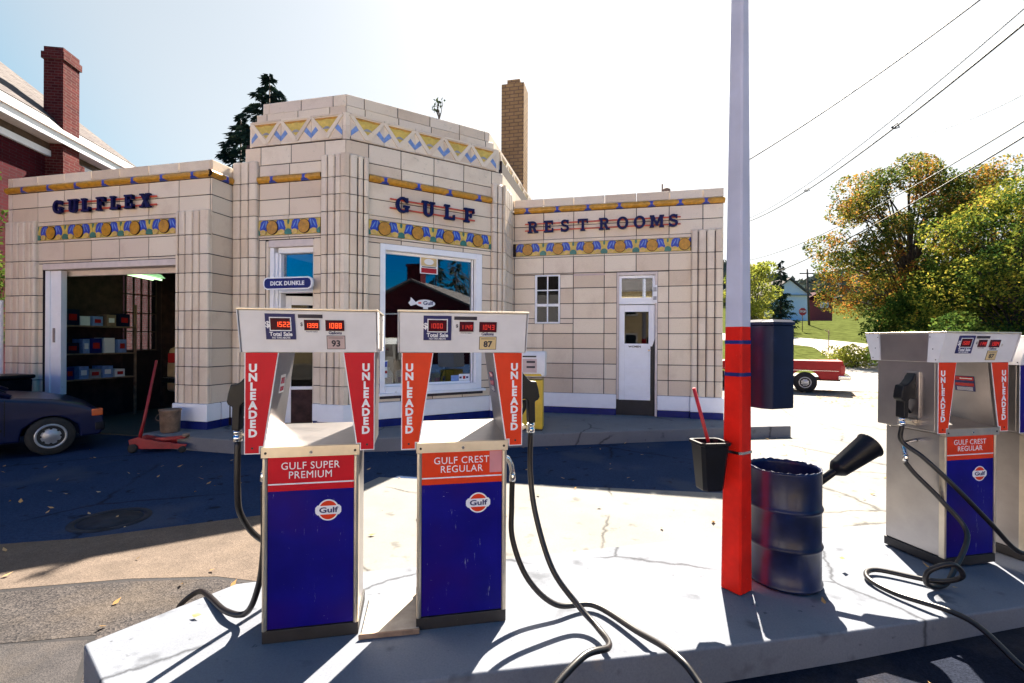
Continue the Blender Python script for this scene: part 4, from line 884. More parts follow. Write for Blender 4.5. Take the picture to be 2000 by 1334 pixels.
NOZ = [((410+a/5.133-605)/371, (1258-(640+b/5.133))/371) for a, b in NOZ]
def pump(kx, kz, D_, loc, ang, label, red, lines, octane, oct_m, sides, digits, dim, patch=False, blank=False, hoses=(), outlet=None):
    root = thing('fuel_pump', loc, label, 'fuel pump', 'fuel pumps on the island', ang)
    ca, sa = cos(ang), sin(ang); f = F(loc, (ca*kx, sa*kx, 0), (sa, -ca, 0), (0, 0, kz)); K = 'steel'
    P = lambda mb, n, bv=0, par=root: mb.build(n, par, bv)
    # lower cabinet
    mb = MB(); mb.box(f, -.245, .245, -D_, -.006, .07, 1.0, K); P(mb, 'cabinet', .006)
    mb = MB(); mb.box(f, -.255, .255, -D_-.006, .004, 0, .068, 'plinth'); P(mb, 'plinth', .004)
    for s in (-1, 1):
        mb = MB(); a, b = sorted((s*.229, s*.254)); mb.vprism(f, [(a, -.03), (a, .010), ((a+b)/2, .014), (b, .006), (b, -.03)], .07, .985, 'trim'); P(mb, 'corner_post', .003)
    mb = MB(); mb.prism(f, [(-.258, .99), (.258, .99), (.258, 1.045), (-.258, 1.045)], -.02, .020, 'trim')
    for s in (-.235, .235): mb.disc(f, s, 1.015, .007, .007, .020, .022, 'plinth', 10)
    mb.disc(f, .0, 1.013, .009, .009, .020, .0225, 'chrome', 12); mb.box(f, -.007, .007, .0226, .023, 1.012, 1.014, 'plinth'); P(mb, 'rail', .003)
    # sloping shelf
    mb = MB(); mb.prism(F(f(0, 0, 0), f.o, f.s, f.u), [(.0, 1.001), (.0, 1.044), (-D_, 1.11), (-D_, 1.001)], -.2445, .2445, K); P(mb, 'shelf', .003)
    # front panel: red heading, stripe, blue door
    mb = MB()
    mb.box(f, -.227, .227, -.004, .004, .075, .806, 'panel_blue'); dp = sub(P(mb, 'door_panel', .002))
    mb = MB(); mb.box(f, -.227, .227, -.004, .0045, .848, .986, red); mb.box(f, -.227, .227, -.004, .0046, .807, .840, red)
    if patch: mb.box(f, .155, .226, .0046, .0052, .862, .984, 'pink_patch')
    hp = sub(P(mb, 'heading_panel')); mb = MB(); mb.box(f, -.227, .227, -.004, .0052, .8405, .8475, 'white_print'); mb.build('stripe', hp)
    mb = MB()
    for tx, z in zip(lines, (.938, .889)): text_into(mb, f, tx, .055, -.005, z, .0046, .0056, 'white_print', 0, .97, space=1.08)
    mb.build('lettering', hp)
    # round emblem
    cx, cz = .09, .693; mb = MB()
    mb.disc(f, cx, cz, .0575, .0575, .004, .0052, 'white_print', 36); mb.prism(f, [(cx-.058, cz-.026), (cx+.058, cz-.026), (cx+.069, cz-.014), (cx+.070, cz), (cx+.069, cz+.014), (cx+.058, cz+.026), (cx-.058, cz+.026), (cx-.069, cz+.014), (cx-.070, cz), (cx-.069, cz-.014)], .004, .00535, 'white_print')
    for sg in (1, -1): 
        n = 14; a0, a1 = R(28), R(152); mb.prism(f, [(cx+.050*cos(a0+(a1-a0)*i/n), cz+sg*.050*sin(a0+(a1-a0)*i/n)) for i in range(n+1)], .005, .0062, 'orange_panel')
    text_into(mb, f, 'Gulf', .040, cx, cz-.001, .0055, .0066, 'navy_print', .0011, 1.45); mb.build('emblem', dp)
    # uprights, with red lettered faces
    for s in (-1, 1):
        q = [(s*.335, 1.022), (s*.335, 1.545), (s*.172, 1.545), (s*.243, 1.046), (s*.2585, 1.046), (s*.2585, 1.022)]
        mb = MB(); mb.prism(f, q, -D_, -.002, K); up = sub(P(mb, 'upright', .004))
        q = [(s*.341, 1.014), (s*.341, 1.545), (s*.168, 1.545), (s*.240, 1.05), (s*.262, 1.05), (s*.262, 1.014)]
        mb = MB(); mb.prism(f, q, .021, .0235, 'white_print'); e = .005
        q2 = [(s*(.341-e), 1.014+e), (s*(.341-e), 1.545), (s*(.168+e), 1.545), (s*(.240+e*1.3), 1.05+e), (s*(.262+e), 1.05+e), (s*(.262+e), 1.014+e)]
        mb.prism(f, q2, .0234, .0252, red)
        mb.disc(f, s*.30, 1.045, .006, .006, .0252, .027, 'plinth', 10); pp = sub(P(mb, 'side_panel'))
        mb = MB(); xs_ = -.298 if s < 0 else .293
        for k, ch in enumerate('UNLEADED'): text_into(mb, f, ch, .056, xs_, 1.463-k*.0487, .0252, .0262, 'white_print', .0026, 1.05)
        if not blank: mb.build('lettering', pp)
        mb = MB(); mb.prism(f, [(s*.333, 1.03), (s*.333, 1.54), (s*.20, 1.54), (s*.255, 1.06)], -.001, .0205, K); mb.build('panel_bracket', up)
    # stickers inside the left upright
    al = atan2(.071, .499); fi = F(f(-.243, 0, 1.046), -f.o, (f.s*cos(al)-f.u*sin(al)).normalized(), (f.u*cos(al)+f.s*sin(al)).normalized())
    mb = MB(); mb.box(fi, .10, .19, .001, .003, .27, .37, 'white_print'); mb.box(fi, .11, .18, .003, .0036, .32, .355, 'lens_red'); mb.box(fi, .11, .18, .003, .0036, .28, .305, 'lens_red'); P(mb, 'warning_sticker')
    fj = F(f(.243, 0, 1.046), -f.o, (-f.s*cos(al)-f.u*sin(al)).normalized(), (f.u*cos(al)-f.s*sin(al)).normalized())
    mb = MB(); mb.box(fj, .10, .24, .001, .003, .26, .38, 'navy_print'); mb.box(fj, .105, .235, .003, .0036, .345, .375, 'lens_red'); mb.box(fj, .105, .235, .003, .0036, .30, .325, 'lens_red')
    for k in range(4): mb.box(fj, .115, .225, .003, .0036, .267+k*.007, .270+k*.007, 'white_print')
    mb.box(fj, .115, .20, .0037, .004, .358, .364, 'white_print'); P(mb, 'warning_sticker')
    # header: wider at the top, front and back faces lean out
    z0, z1 = 1.547, 1.765; y0, y1 = .03, .085
    side = [(y0, z0), (y1, z1), (-D_-y1, z1), (-D_-y0, z0)]
    fs_ = F(f(0, 0, 0), f.o, f.s, f.u)
    mb = MB(); mb.prism(fs_, side, -.352, .352, 'white_enamel'); hd = sub(P(mb, 'header', .004))
    for s in (-1, 1):
        mb = MB(); mb.prism(fs_, [(y0-.075, z0+.003), (y1-.12, z1-.004), (-D_-y1+.12, z1-.004), (-D_-y0+.075, z0+.003)], s*.3521, s*.356, K); mb.build('end_plate', hd)
    mb = MB(); mb.prism(fs_, [(y1+.008, z1+.001), (y1+.008, z1+.012), (-D_-y1-.008, z1+.012), (-D_-y1-.008, z1+.001)], -.362, .362, 'trim'); mb.build('header_cap', hd, .003)
    for s in (-1, 1):
        for poly, sg in (([(y0+.004, z0), (y1+.006, z1), (y1-.11, z1), (y0-.07, z0)], 1), ([(-D_-y0-.004, z0), (-D_-y1-.006, z1), (-D_-y1+.11, z1), (-D_-y0+.07, z0)], -1)):
            mb = MB(); mb.prism(fs_, poly, s*.3565, s*.3605, 'white_enamel')
            for a, b in ((.02, .02), (-.02, .19), (.0, .1)): mb.disc(fs_, (y0+a-.03) if sg > 0 else (-D_-y0-a+.03), z0+b, .004, .004, s*.3605, s*.3625, 'plinth', 8)
            mb.build('corner_cap', hd)
    up_ = (f.u*(z1-z0)+f.o*(y1-y0)).normalized(); on = f.s.cross(up_).normalized()
    if on.dot(f.o) < 0: on = -on
    fh = F(f(0, y0, z0), f.s, on, up_)          # face of the header
    mb = MB(); mb.box(fh, -.224, -.073, .0005, .004, .070, .205, 'navy_print'); mb.box(fh, -.203, -.093, .004, .0055, .115, .188, 'white_print'); mb.box(fh, -.198, -.098, .0055, .006, .120, .183, 'led_box')
    mb.box(fh, -.028, .050, .0005, .006, .120, .175, 'led_box'); mb.box(fh, .082, .180, .0005, .006, .118, .175, 'led_box'); mb.box(fh, -.058, .068, .0005, .003, .184, .203, 'black_print')
    ds = sub(P(mb, 'display', 0, hd)) if False else None
    dsp = mb.build('display', hd)
    if sides != 'blank':
        mb = MB(); led(mb, fh, digits[0], -.191, .137, .0265, 'led_dim' if dim else 'led'); led(mb, fh, digits[1], -.020, .134, .0235, 'led_dim' if dim else 'led'); led(mb, fh, digits[2], .092, .132, .028, 'led_dim' if dim else 'led'); mb.build('digits', hd)
        mb = MB(); text_into(mb, fh, '$', .045, -.213, .148, .004, .0046, 'white_print', .001); text_into(mb, fh, 'Total Sale', .029, -.148, .098, .004, .0046, 'white_print', .0009, 1.0); text_into(mb, fh, 'NO TAX ABOVE', .014, -.148, .079, .004, .0046, 'white_print', .0003, .9)
        text_into(mb, fh, '$', .026, -.042, .15, .0008, .0014, 'black_print', .0004); text_into(mb, fh, 'Gallons', .023, .131, .106, .0008, .0014, 'navy_print', .0007)
        text_into(mb, fh, 'Price Per Gallon', .009, .010, .112, .0008, .0014, 'navy_print', .0001)
        mb.build('lettering', hd)
        mb = MB(); mb.box(fh, .085, .183, .0005, .002, .018, .092, 'black_print'); mb.box(fh, .088, .180, .0006, .0028, .021, .089, oct_m); mb.box(fh, .095, .173, .0028, .0032, .078, .081, 'black_print'); text_into(mb, fh, octane, .046, .134, .048, .0028, .0034, 'black_print', .0016, 1.05); mb.build('octane_label', hd)
    # nozzle in its boot, hose
    for s in sides if sides != 'blank' else ():
        sg = -1 if s == 'L' else 1
        mb = MB(); fz = F(f(0, -.16, 0), f.s*(-sg), f.o*1.0, f.u)
        mb.prism(fz, NOZ, -.035, .035, 'nozzle_black'); nz = sub(mb.build('nozzle', root, .012, seg=3))
        mb = MB(); X = lambda a, b: fz((410+a/5.133-605)/371, 0, (1258-(640+b/5.133))/371)
        mb.tube(catmull([X(250, 790), X(245, 880), X(275, 940), X(320, 985)], 5), .011, 'nozzle_black', 8); mb.build('trigger_guard', nz)
        mb = MB(); mb.lathe(F(X(168, 1175), f.s, f.o, f.u), [(.018, -.0), (.026, .004), (.026, .03), (.021, .034), (.021, .042), (.026, .046), (.026, .058), (.018, .064)], 'chrome', 18); mb.build('swivel', nz)
        mb = MB(); mb.prism(fz, [(-.335, 1.06), (-.335, 1.10), (-.395, 1.10), (-.405, 1.09), (-.35, 1.055)], -.04, .04, 'trim'); mb.build('bracket', root, .004)
        mb = MB(); mb.box(fz, -.352, -.334, -.06, .06, 1.11, 1.47, K); mb.build('boot_plate', root, .004)
    for h in hoses:
        mb = MB(); mb.tube(catmull(h, 9), .0165, 'rubber', 12); mb.build('hose', root)
    if outlet:
        mb = MB(); o_ = [f(*q) for q in outlet]; mb.tube(catmull(o_, 5), .015, 'chrome', 14); 
        mb.lathe(F(o_[-1], f.s, f.o, f.u), [(.014, -.05), (.020, -.045), (.020, -.018), (.0175, -.01), (.0175, 0)], 'chrome', 16); mb.build('hose_outlet', root)
    return root, f
A1, A2, A3 = R(24.5), R(24.5), R(25.5)
def top(x): return .21-.032*max(0, x)             # the island falls away gently to the right
def ctr(FLx, FLy, a, k): return (FLx+.25*k*cos(a), FLy+.25*k*sin(a), top(FLx))
K1, K2, K3 = (.945, .985), (.98, .985), (1.0, .985)
p1, p2, p3, p4 = ctr(-1.820, 2.130, A1, .945), ctr(-1.09, 2.43, A2, .98), ctr(2.322, 4.168, A3, 1), ctr(2.322+.80*cos(A3), 4.168+.80*sin(A3), A3, 1)
def noz_end(loc, a, sg, k):
    f = F(loc, (cos(a)*k[0], sin(a)*k[0], 0), (sin(a), -cos(a), 0), (0, 0, k[1])); x = sg*(-1)*((410+168/5.133-605)/371); return f, f(x, -.16, (1258-(640+1175/5.133))/371)
f1, n1 = noz_end(p1, A1, -1, K1); f2, n2 = noz_end(p2, A2, 1, K2); f3, n3 = noz_end(p3, A3, -1, K3)
Z = .228
h1 = [n1, n1+V((0, 0, -.25)), f1(-.43, -.20, .62), f1(-.36, -.34, .42), f1(-.20, -.60, .22), (-2.05, 3.05, .10), (-2.55, 2.95, .03), (-2.80, 2.55, .03), (-2.62, 2.52, .19), f1(-.56, -.32, .03), f1(-.40, -.20, .07), f1(-.315, -.14, .25), f1(-.285, -.12, .45), f1(-.283, -.12, .62), f1(-.285, -.12, .81)]
h2 = [n2, n2+V((0, 0, -.25)), f2(.46, -.10, .55), f2(.53, .02, .28), f2(.66, .10, .10), (-.12, 2.62, Z+.02), (-.06, 2.46, Z+.03), (-.18, 2.30, Z+.06), (-.34, 2.05, .20), (-.42, 1.75, .05), (-.2, 1.2, .02), (.5, 1.2, .02), (.72, 1.7, .03), (.40, 2.28, .19), (.27, 2.46, Z+.03), (.08, 2.68, Z), (-.16, 2.88, Z), f2(.56, .0, .06), f2(.40, -.05, .20), f2(.315, -.10, .42), f2(.312, -.12, .62), f2(.315, -.12, .80)]
pump(*K1, .34, p1, A1, 'leftmost fuel pump, crimson panels reading super premium, nozzle on its left', 'red_panel', ('GULF SUPER', 'PREMIUM'), '93', 'pink_label', 'L', (' 1522', '1399', '1088'), False, hoses=[h1], outlet=[(-.245, -.12, .90), (-.275, -.12, .90), (-.285, -.12, .88)])
pump(*K2, .34, p2, A2, 'fuel pump with orange-red panels beside the crimson pump, nozzle on its right', 'orange_panel', ('GULF CREST', 'REGULAR'), '87', 'cream_label', 'R', ('1000', '1149', '1043'), True, patch=True, hoses=[h2], outlet=[(.245, -.12, .905), (.28, -.12, .91), (.305, -.12, .87), (.315, -.12, .815)])
q = lambda s, o, z: f3(s, o, z)
h3 = [n3, n3+V((0, 0, -.12)), q(-.36, -.06, .82), q(-.22, .06, .62), q(.0, .14, .36), q(.18, .18, .17), q(.36, .24, .10), (2.85, 3.85, .06), (3.05, 3.62, .03), (2.95, 3.15, .02), (2.35, 2.9, .02), (2.12, 3.06, .05), (1.98, 3.32, .185), (1.73, 3.58, .175), (1.66, 3.78, .175), (1.78, 3.92, .175), (2.08, 3.82, .18), (2.19, 3.74, .26), (2.10, 3.68, .36), (1.98, 3.70, .29), (1.99, 3.73, .19), (2.12, 3.80, .165), (2.21, 3.86, .24), q(-.20, .12, .30), q(-.26, .0, .50), q(-.36, -.12, .68), q(-.40, -.16, .76)]
pump(*K3, .44, p3, A3, 'fuel pump with stainless sides at the right end behind a tangled hose', 'orange_panel', ('GULF CREST', 'REGULAR'), '87', 'cream_label', 'L', ('1500', '1149', '1304'), True, hoses=[h3], outlet=[(-.245, -.2, .92), (-.36, -.2, .90), (-.395, -.17, .84), (-.40, -.16, .82)])
pump(*K3, .44, p4, A3, 'fuel pump with dark blue panels cut off by the right edge', 'panel_blue', ('', ''), '', 'cream_label', 'blank', ('', '', ''), True, blank=True)
# steel cover plate between the first two pumps
mb = MB(); mb.vprism(WORLD, [(-1.345, 2.285), (-1.068, 2.405), (-1.215, 2.76), (-1.50, 2.655)], .214, .232, 'plate'); 
mb.vprism(WORLD, [(-1.355, 2.275), (-1.060, 2.398), (-1.067, 2.410), (-1.352, 2.288)], .212, .240, 'rust')
tag(mb.build('cover_plate', bevel=.003), 'flat steel cover plate on the island between the two left pumps', 'cover plate')

# ------------------------------------------------------------------ canopy-less light post, dispensers, barrel
PX, PY = .738, 3.40
t = thing('light_post', (PX, PY, .21), 'tall tapering wooden post painted red below and white above', 'post')
def sq(a, z, ang=R(13+34), c=.012):
    out = []
    for k in range(4):
        for sg in (-1, 1):
            q0 = ang+R(90*k); x, y = a/2, sg*(a/2-c); out.append(V((PX+x*cos(q0)-y*sin(q0), PY+x*sin(q0)+y*cos(q0), z)))
    return out
mb = MB(); mb.loft([sq(.142, .18), sq(.118, 1.90)], 'post_red'); mb.build('post_base', t)
mb = MB(); mb.loft([sq(.118, 1.9005), sq(.084, 4.05), sq(.06, 6.6)], 'post_white'); mb.build('post_shaft', t)
# towel dispenser strapped to the post
pa = R(13+34-90+0)   # post face direction, its right-hand face
fp = F((PX, PY, 0), (cos(R(-43+90)), sin(R(-43+90)), 0), (cos(R(-43)), sin(R(-43)), 0))   # o points to the right-front face normal
def box_frame(): return F((.985, 3.545, 0), (cos(R(33)), sin(R(33)), 0), (sin(R(33)), -cos(R(33)), 0))
t = thing('towel_dispenser', (.985, 3.545, 1.35), 'navy plastic towel dispenser box strapped to the right of the post', 'dispenser')
fb_ = box_frame(); mb = MB()
mb.vprism(fb_, [(-.13, -.10), (-.13, .03), (-.085, .085), (.095, .085), (.125, .06), (.125, -.10)], 1.36, 1.915, 'box_navy'); mb.build('dispenser_body', t, .008)
mb = MB(); mb.loft([[fb_(a*1.06, b*1.06, 1.916) for a, b in [(-.13, -.10), (-.13, .03), (-.085, .085), (.095, .085), (.125, .06), (.125, -.10)]], [fb_(a*1.06, b*1.06, 1.935) for a, b in [(-.13, -.10), (-.13, .03), (-.085, .085), (.095, .085), (.125, .06), (.125, -.10)]], [fb_(a*.9, b*.8, 1.952) for a, b in [(-.13, -.10), (-.13, .03), (-.085, .085), (.095, .085), (.125, .06), (.125, -.10)]]], 'box_navy'); mb.build('lid', t)
def band(z, m, h=.012, r=1.0, x=.0):
    mb = MB(); n = 8; a = .142+(.118-.142)*(z-.21)/1.69
    mb.loft([sq(a+.008+x, z-h, c=.016), sq(a+.008+x, z+h, c=.016)], m); return mb
for z in (1.80, 1.59):
    band(z, 'blue_paint').build('strap', t)
# squeegee bucket on the left of the post
t = thing('squeegee_bucket', (.545, 3.30, .83), 'black tapered window washing bucket hung on the left of the post', 'bucket')
fk = F((.555, 3.315, 0), (cos(R(20)), sin(R(20)), 0), (sin(R(20)), -cos(R(20)), 0)); mb = MB()
def rr(a, b, z, c=.02): return [fk(x, y, z) for x, y in ((-a+c, -b), (a-c, -b), (a, -b+c), (a, b-c), (a-c, b), (-a+c, b), (-a, b-c), (-a, -b+c))]
mb.loft([rr(.065, .06, .845), rr(.07, .065, .855), rr(.095, .082, 1.135), rr(.105, .092, 1.14), rr(.105, .092, 1.158), rr(.088, .075, 1.158), rr(.062, .055, .88)], 'black_plastic'); mb.build('bucket_body', t)
band(1.085, 'chrome', .009, x=.004).build('strap', t)
t2_ = thing('squeegee', (.57, 3.33, .9), 'red handled squeegee standing in the black bucket', 'squeegee'); mb = MB()
mb.tube([(.60, 3.33, .95), (.452, 3.295, 1.50)], .0115, 'red_paint', 10); mb.build('handle', t2_); mb = MB(); mb.box(fk, -.05, .05, -.02, .02, .885, .95, 'rubber'); mb.build('blade', t2_)
# blue drum with ragged cut rim
BX, BY = 1.092, 3.645
t = thing('oil_drum', (BX, BY, .21), 'dark blue steel drum with ragged cut rim behind the post', 'drum'); fd_ = F((BX, BY, .176), (1, 0, 0), (0, 1, 0)); n = 72; rings = []
random.seed(5); jag = [random.uniform(-.004, .005)+.002*((k % 3)-1) for k in range(n)]
prof = [(.20, .0), (.232, .0), (.235, .012), (.226, .022), (.225, .24), (.232, .252), (.236, .262), (.232, .272), (.225, .285), (.225, .49), (.232, .502), (.236, .512), (.232, .522), (.225, .535), (.225, .755)]
mb = MB(); rings = [[fd_(r*cos(2*pi*k/n), r*sin(2*pi*k/n), z) for k in range(n)] for r, z in prof]
rings.append([fd_((.226+jag[k]*.3)*cos(2*pi*k/n), (.226+jag[k]*.3)*sin(2*pi*k/n), .772+jag[k]) for k in range(n)])
rings.append([fd_(.217*cos(2*pi*k/n), .217*sin(2*pi*k/n), .770+jag[k]) for k in range(n)])
rings += [[fd_(.215*cos(2*pi*k/n), .215*sin(2*pi*k/n), .74) for k in range(n)], [fd_(.215*cos(2*pi*k/n), .215*sin(2*pi*k/n), .05) for k in range(n)]]
mb.loft(rings, 'barrel_blue', smooth=True); dr = sub(mb.build('drum_body', t)); mb = MB()
mb.lathe(F((BX, BY, .20), (1, 0, 0), (0, 1, 0)), [(.01, .60), (.212, .60), (.212, .59), (.01, .59)], 'black_print', 32); mb.build('trash_fill', dr)
t = thing('spout_funnel', (1.45, 3.93, .7), 'black funnel on a tube leaning out over the drum', 'funnel'); mb = MB()
fa = V((1.27, 3.80, .72)); fb3 = V((1.775, 4.02, 1.045)); ax = (fb3-fa).normalized(); sx_ = ax.orthogonal().normalized(); ff = F(fa, sx_, ax.cross(sx_), ax); L = (fb3-fa).length
mb.lathe(ff, [(.028, 0), (.026, L*.45), (.03, L*.46)], 'black_plastic', 20); mb.build('tube', t)
mb = MB(); mb.lathe(ff, [(.03, L*.44), (.058, L*.50), (.066, L*.52), (.092, L), (.098, L+.004), (.09, L+.006), (.055, L*.6)], 'black_plastic', 28); mb.build('cone', t)

# yellow kerosene pump on the walkway
t = thing('kerosene_pump', (-1.55, 8.45, .215), 'small yellow fuel pump with white head standing on the walkway', 'fuel pump'); fy = F((-1.60, 8.28, .215), (cos(R(6)), sin(R(6)), 0), (sin(R(6)), -cos(R(6)), 0))
mb = MB(); mb.box(fy, -.27, .235, -.36, 0, .03, .90, 'pump_yellow'); mb.build('pump_body', t, .015); mb = MB(); mb.box(fy, -.265, .23, -.35, -.01, 0, .029, 'plinth'); mb.build('plinth', t)
mb = MB(); fq = F(fy(0, 0, 0), fy.o, fy.s, fy.u); mb.prism(fq, [(.02, .95), (.05, 1.0), (.05, 1.28), (.0, 1.40), (-.36, 1.40), (-.38, .95)], -.30, .28, 'white_enamel'); mb.build('pump_head', t, .02)
mb = MB(); mb.box(fy, -.14, .13, .051, .055, 1.03, 1.27, 'pink_label')
for z in (1.20, 1.11): mb.box(fy, -.05, .10, .055, .058, z, z+.035, 'black_print')
mb.box(fy, -.30, .12, .03, .056, 1.30, 1.325, 'plinth'); mb.prism(fy, [(-.2, .97), (.22, .97), (.2, 1.01), (-.18, 1.01)], .046, .05, 'pump_yellow'); mb.build('dial', t)
mb = MB(); mb.tube(catmull([fy(-.29, -.1, .9), fy(-.36, -.05, .7), fy(-.33, -.05, .3), fy(-.3, -.1, .7)], 6), .014, 'rubber', 8); mb.build('hose', t)

# manhole ring in the asphalt
mb = MB(); fm = F((-4.95, 3.72, 0), (1, 0, 0), (0, 1, 0))
mb.lathe(fm, [(.27, -.003), (.27, .006), (.33, .007), (.33, -.003)], 'manhole', 40, cap=False); mb.lathe(fm, [(.001, .0), (.255, .003), (.255, -.003)], 'manhole', 40, cap=False)
tag(mb.build('manhole_cover'), 'round manhole cover with weathered ring set in the shaded asphalt', 'manhole cover')
# ------------------------------------------------------------------ red pickup
ft = F((6.37, 19.03, 0), (cos(R(-18)), sin(R(-18)), 0), (sin(R(-18)), -cos(R(-18)), 0))
t = thing('pickup_truck', ft(-1.8, -.85, 0), 'red pickup truck parked beyond the lot, its tail to the right', 'pickup truck'); mb = MB()
out = [(-3.9, .55), (-3.9, .95), (-3.6, 1.05), (-2.5, 1.10), (1.12, 1.16), (1.16, .62), (1.0, .50)]+arch(0, .36, .47, .50)[::-1]+arch(-2.9, .36, .45, .50)[::-1]
mb.loft([[ft(a, -.02, b) for a, b in out], [ft(a, .02, b) for a, b in out], [ft(a, -1.72, b) for a, b in out], [ft(a, -1.76, b) for a, b in out]][1:3], 'truck_red'); mb.build('body', t, .03)
mb = MB(); mb.loft([[ft(a, o_, 1.09) for a, o_ in ((-2.7, -.05), (-.95, -.05), (-.95, -1.69), (-2.7, -1.69))], [ft(a, o_, 1.62) for a, o_ in ((-2.2, -.18), (-1.1, -.18), (-1.1, -1.56), (-2.2, -1.56))]], 'truck_red'); cb = sub(mb.build('cab', t, .03)); mb = MB(); mb.prism(ft, [(-2.3, 1.15), (-1.1, 1.15), (-1.15, 1.52), (-2.1, 1.52)], -.12, .0, 'car_glass'); mb.build('side_window', cb)
mb = MB(); mb.box(ft, .98, 1.35, -1.75, .06, .50, .66, 'chrome'); mb.build('bumper', t, .03)
mb = MB(); mb.box(ft, 1.04, 1.175, -.12, .028, .72, 1.0, 'lens_red'); mb.build('tail_light', t, .01)
mb = MB(); mb.box(ft, -3.7, 1.0, .018, .03, .80, .815, 'chrome'); mb.box(ft, -.75, 1.1, .018, .03, 1.10, 1.15, 'truck_red'); mb.build('side_trim', t)
for x in (0, -2.9): wheel(t, ft, x, .01, .37, .37, .24, .20)
mb = MB(); mb.box(ft, -.9, 1.05, -1.6, -.1, .45, .5, 'plinth'); mb.tube([ft(0, -.1, .37), ft(0, -1.6, .37)], .08, 'plinth', 8); mb.build('underbody', t)
# ------------------------------------------------------------------ red brick house at the left
nh = V((.93, .37, 0)).normalized(); dh = V((-nh.y, nh.x, 0))                  # wall normal, direction going back
P0 = V((-15.0, 9.80, 0)); FH = F(P0, dh, nh)
house = thing('brick_house', P0-nh*4, 'red brick house with tall chimney and shingled roof behind the left wing', 'house'); mb = MB()
mb.box(FH, -7, 3.0, -9, 0, -.02, 6.95, 'brick_red'); mb.build('wall', house)
mb = MB(); mb.box(FH, 3.001, 10, -7, -.3, -.02, 4.5, 'brick_rear_sunlit'); mb.build('rear_wing', house)
mb = MB(); mb.box(FH, -7.4, 3.4, -.06, .40, 6.98, 7.05, 'pink_paint'); mb.box(FH, -7.4, 3.4, .401, .44, 6.96, 7.16, 'white_paint'); mb.box(FH, -7.4, 3.1, .001, .08, 6.62, 6.78, 'white_paint'); mb.box(FH, -7.4, 3.1, .001, .05, 6.785, 6.97, 'wood_dark'); mb.build('eaves', house)
mb = MB(); HS = .62
def hip(e, z, t): return [(-7.4-e, -9.4-e), (3.4+e-t, -9.4-e+t), (3.4+e-t, .46+e-t), (-7.4-e, .46+e-t)]
e0, T = .02, 4.9
ring = lambda t, z: [FH(-7.4, -9.4+t, z), FH(3.4-t, -9.4+t, z), FH(3.4-t, .46-t, z), FH(-7.4, .46-t, z)]
mb.loft([ring(-.04, 7.165), ring(-.04, 7.215)], 'pink_paint'); mb.loft([ring(-.01, 7.216), ring(.26, 7.56)], 'roof_slate', cap=False); mb.loft([ring(.24, 7.561), ring(T, 7.56+(T-.24)*.92)], 'shingle'); roof = sub(mb.build('roof', house))
mb = MB(); mb.box(FH, -.27, .31, -.10, .36, 0, 9.22, 'brick_chimney'); mb.box(FH, -.31, .35, -.14, .40, 9.221, 9.40, 'brick_chimney'); mb.box(FH, -.27, .31, -.10, .36, 9.401, 9.55, 'brick_chimney'); mb.box(FH, -.36, .42, -.05, .43, 0, 6.6, 'brick_chimney'); mb.build('chimney', roof)
for s in (-2.6,):
    mb = MB(); mb.box(FH, s-.5, s+.5, -.05, .03, 3.9, 5.7, 'white_paint'); wf = sub(mb.build('window', house)); mb = MB(); mb.box(FH, s-.42, s+.42, .031, .035, 3.98, 4.78, 'glass_dark'); mb.box(FH, s-.42, s+.42, .031, .035, 4.84, 5.62, 'glass_dark'); mb.build('pane', wf)
# ------------------------------------------------------------------ across the street: house seen in the shop window reflection
hr = thing('brick_house', (27, -3.6, 0), 'dark brick gable house across the street mirrored in the shop window', 'house'); mb = MB()
mb.box(WORLD, 22, 33, -9.0, 1.9, -.02, 4.0, 'brick_red'); mb.prism(F((0, 0, 0), (0, 1, 0), (1, 0, 0)), [(-9.0, 4.001), (1.9, 4.001), (-3.57, 6.35)], 22, 33, 'brick_red'); mb.build('wall', hr)
mb = MB(); mb.prism(F((0, 0, 0), (0, 1, 0), (1, 0, 0)), [(-9.4, 3.9), (-3.57, 6.42), (2.3, 3.9), (2.3, 4.05), (-3.57, 6.6), (-9.4, 4.05)], 21.7, 33.2, 'shingle'); mb.box(WORLD, 21.62, 21.69, -9.4, 2.3, 3.80, 3.9, 'white_paint'); mb.build('roof', hr)
mb = MB(); mb.box(WORLD, 22.3, 23.3, -4.15, -3.0, 5.5, 7.6, 'brick_red'); mb.box(WORLD, 22.22, 23.38, -4.23, -2.92, 7.6, 7.8, 'brick_red'); mb.build('chimney', hr)
mb = MB(); mb.box(WORLD, 21.95, 21.999, -.4, .5, .9, 2.4, 'white_paint'); mb.box(WORLD, 21.94, 21.949, -.3, .4, 1.0, 2.3, 'black_print'); mb.build('window', hr)

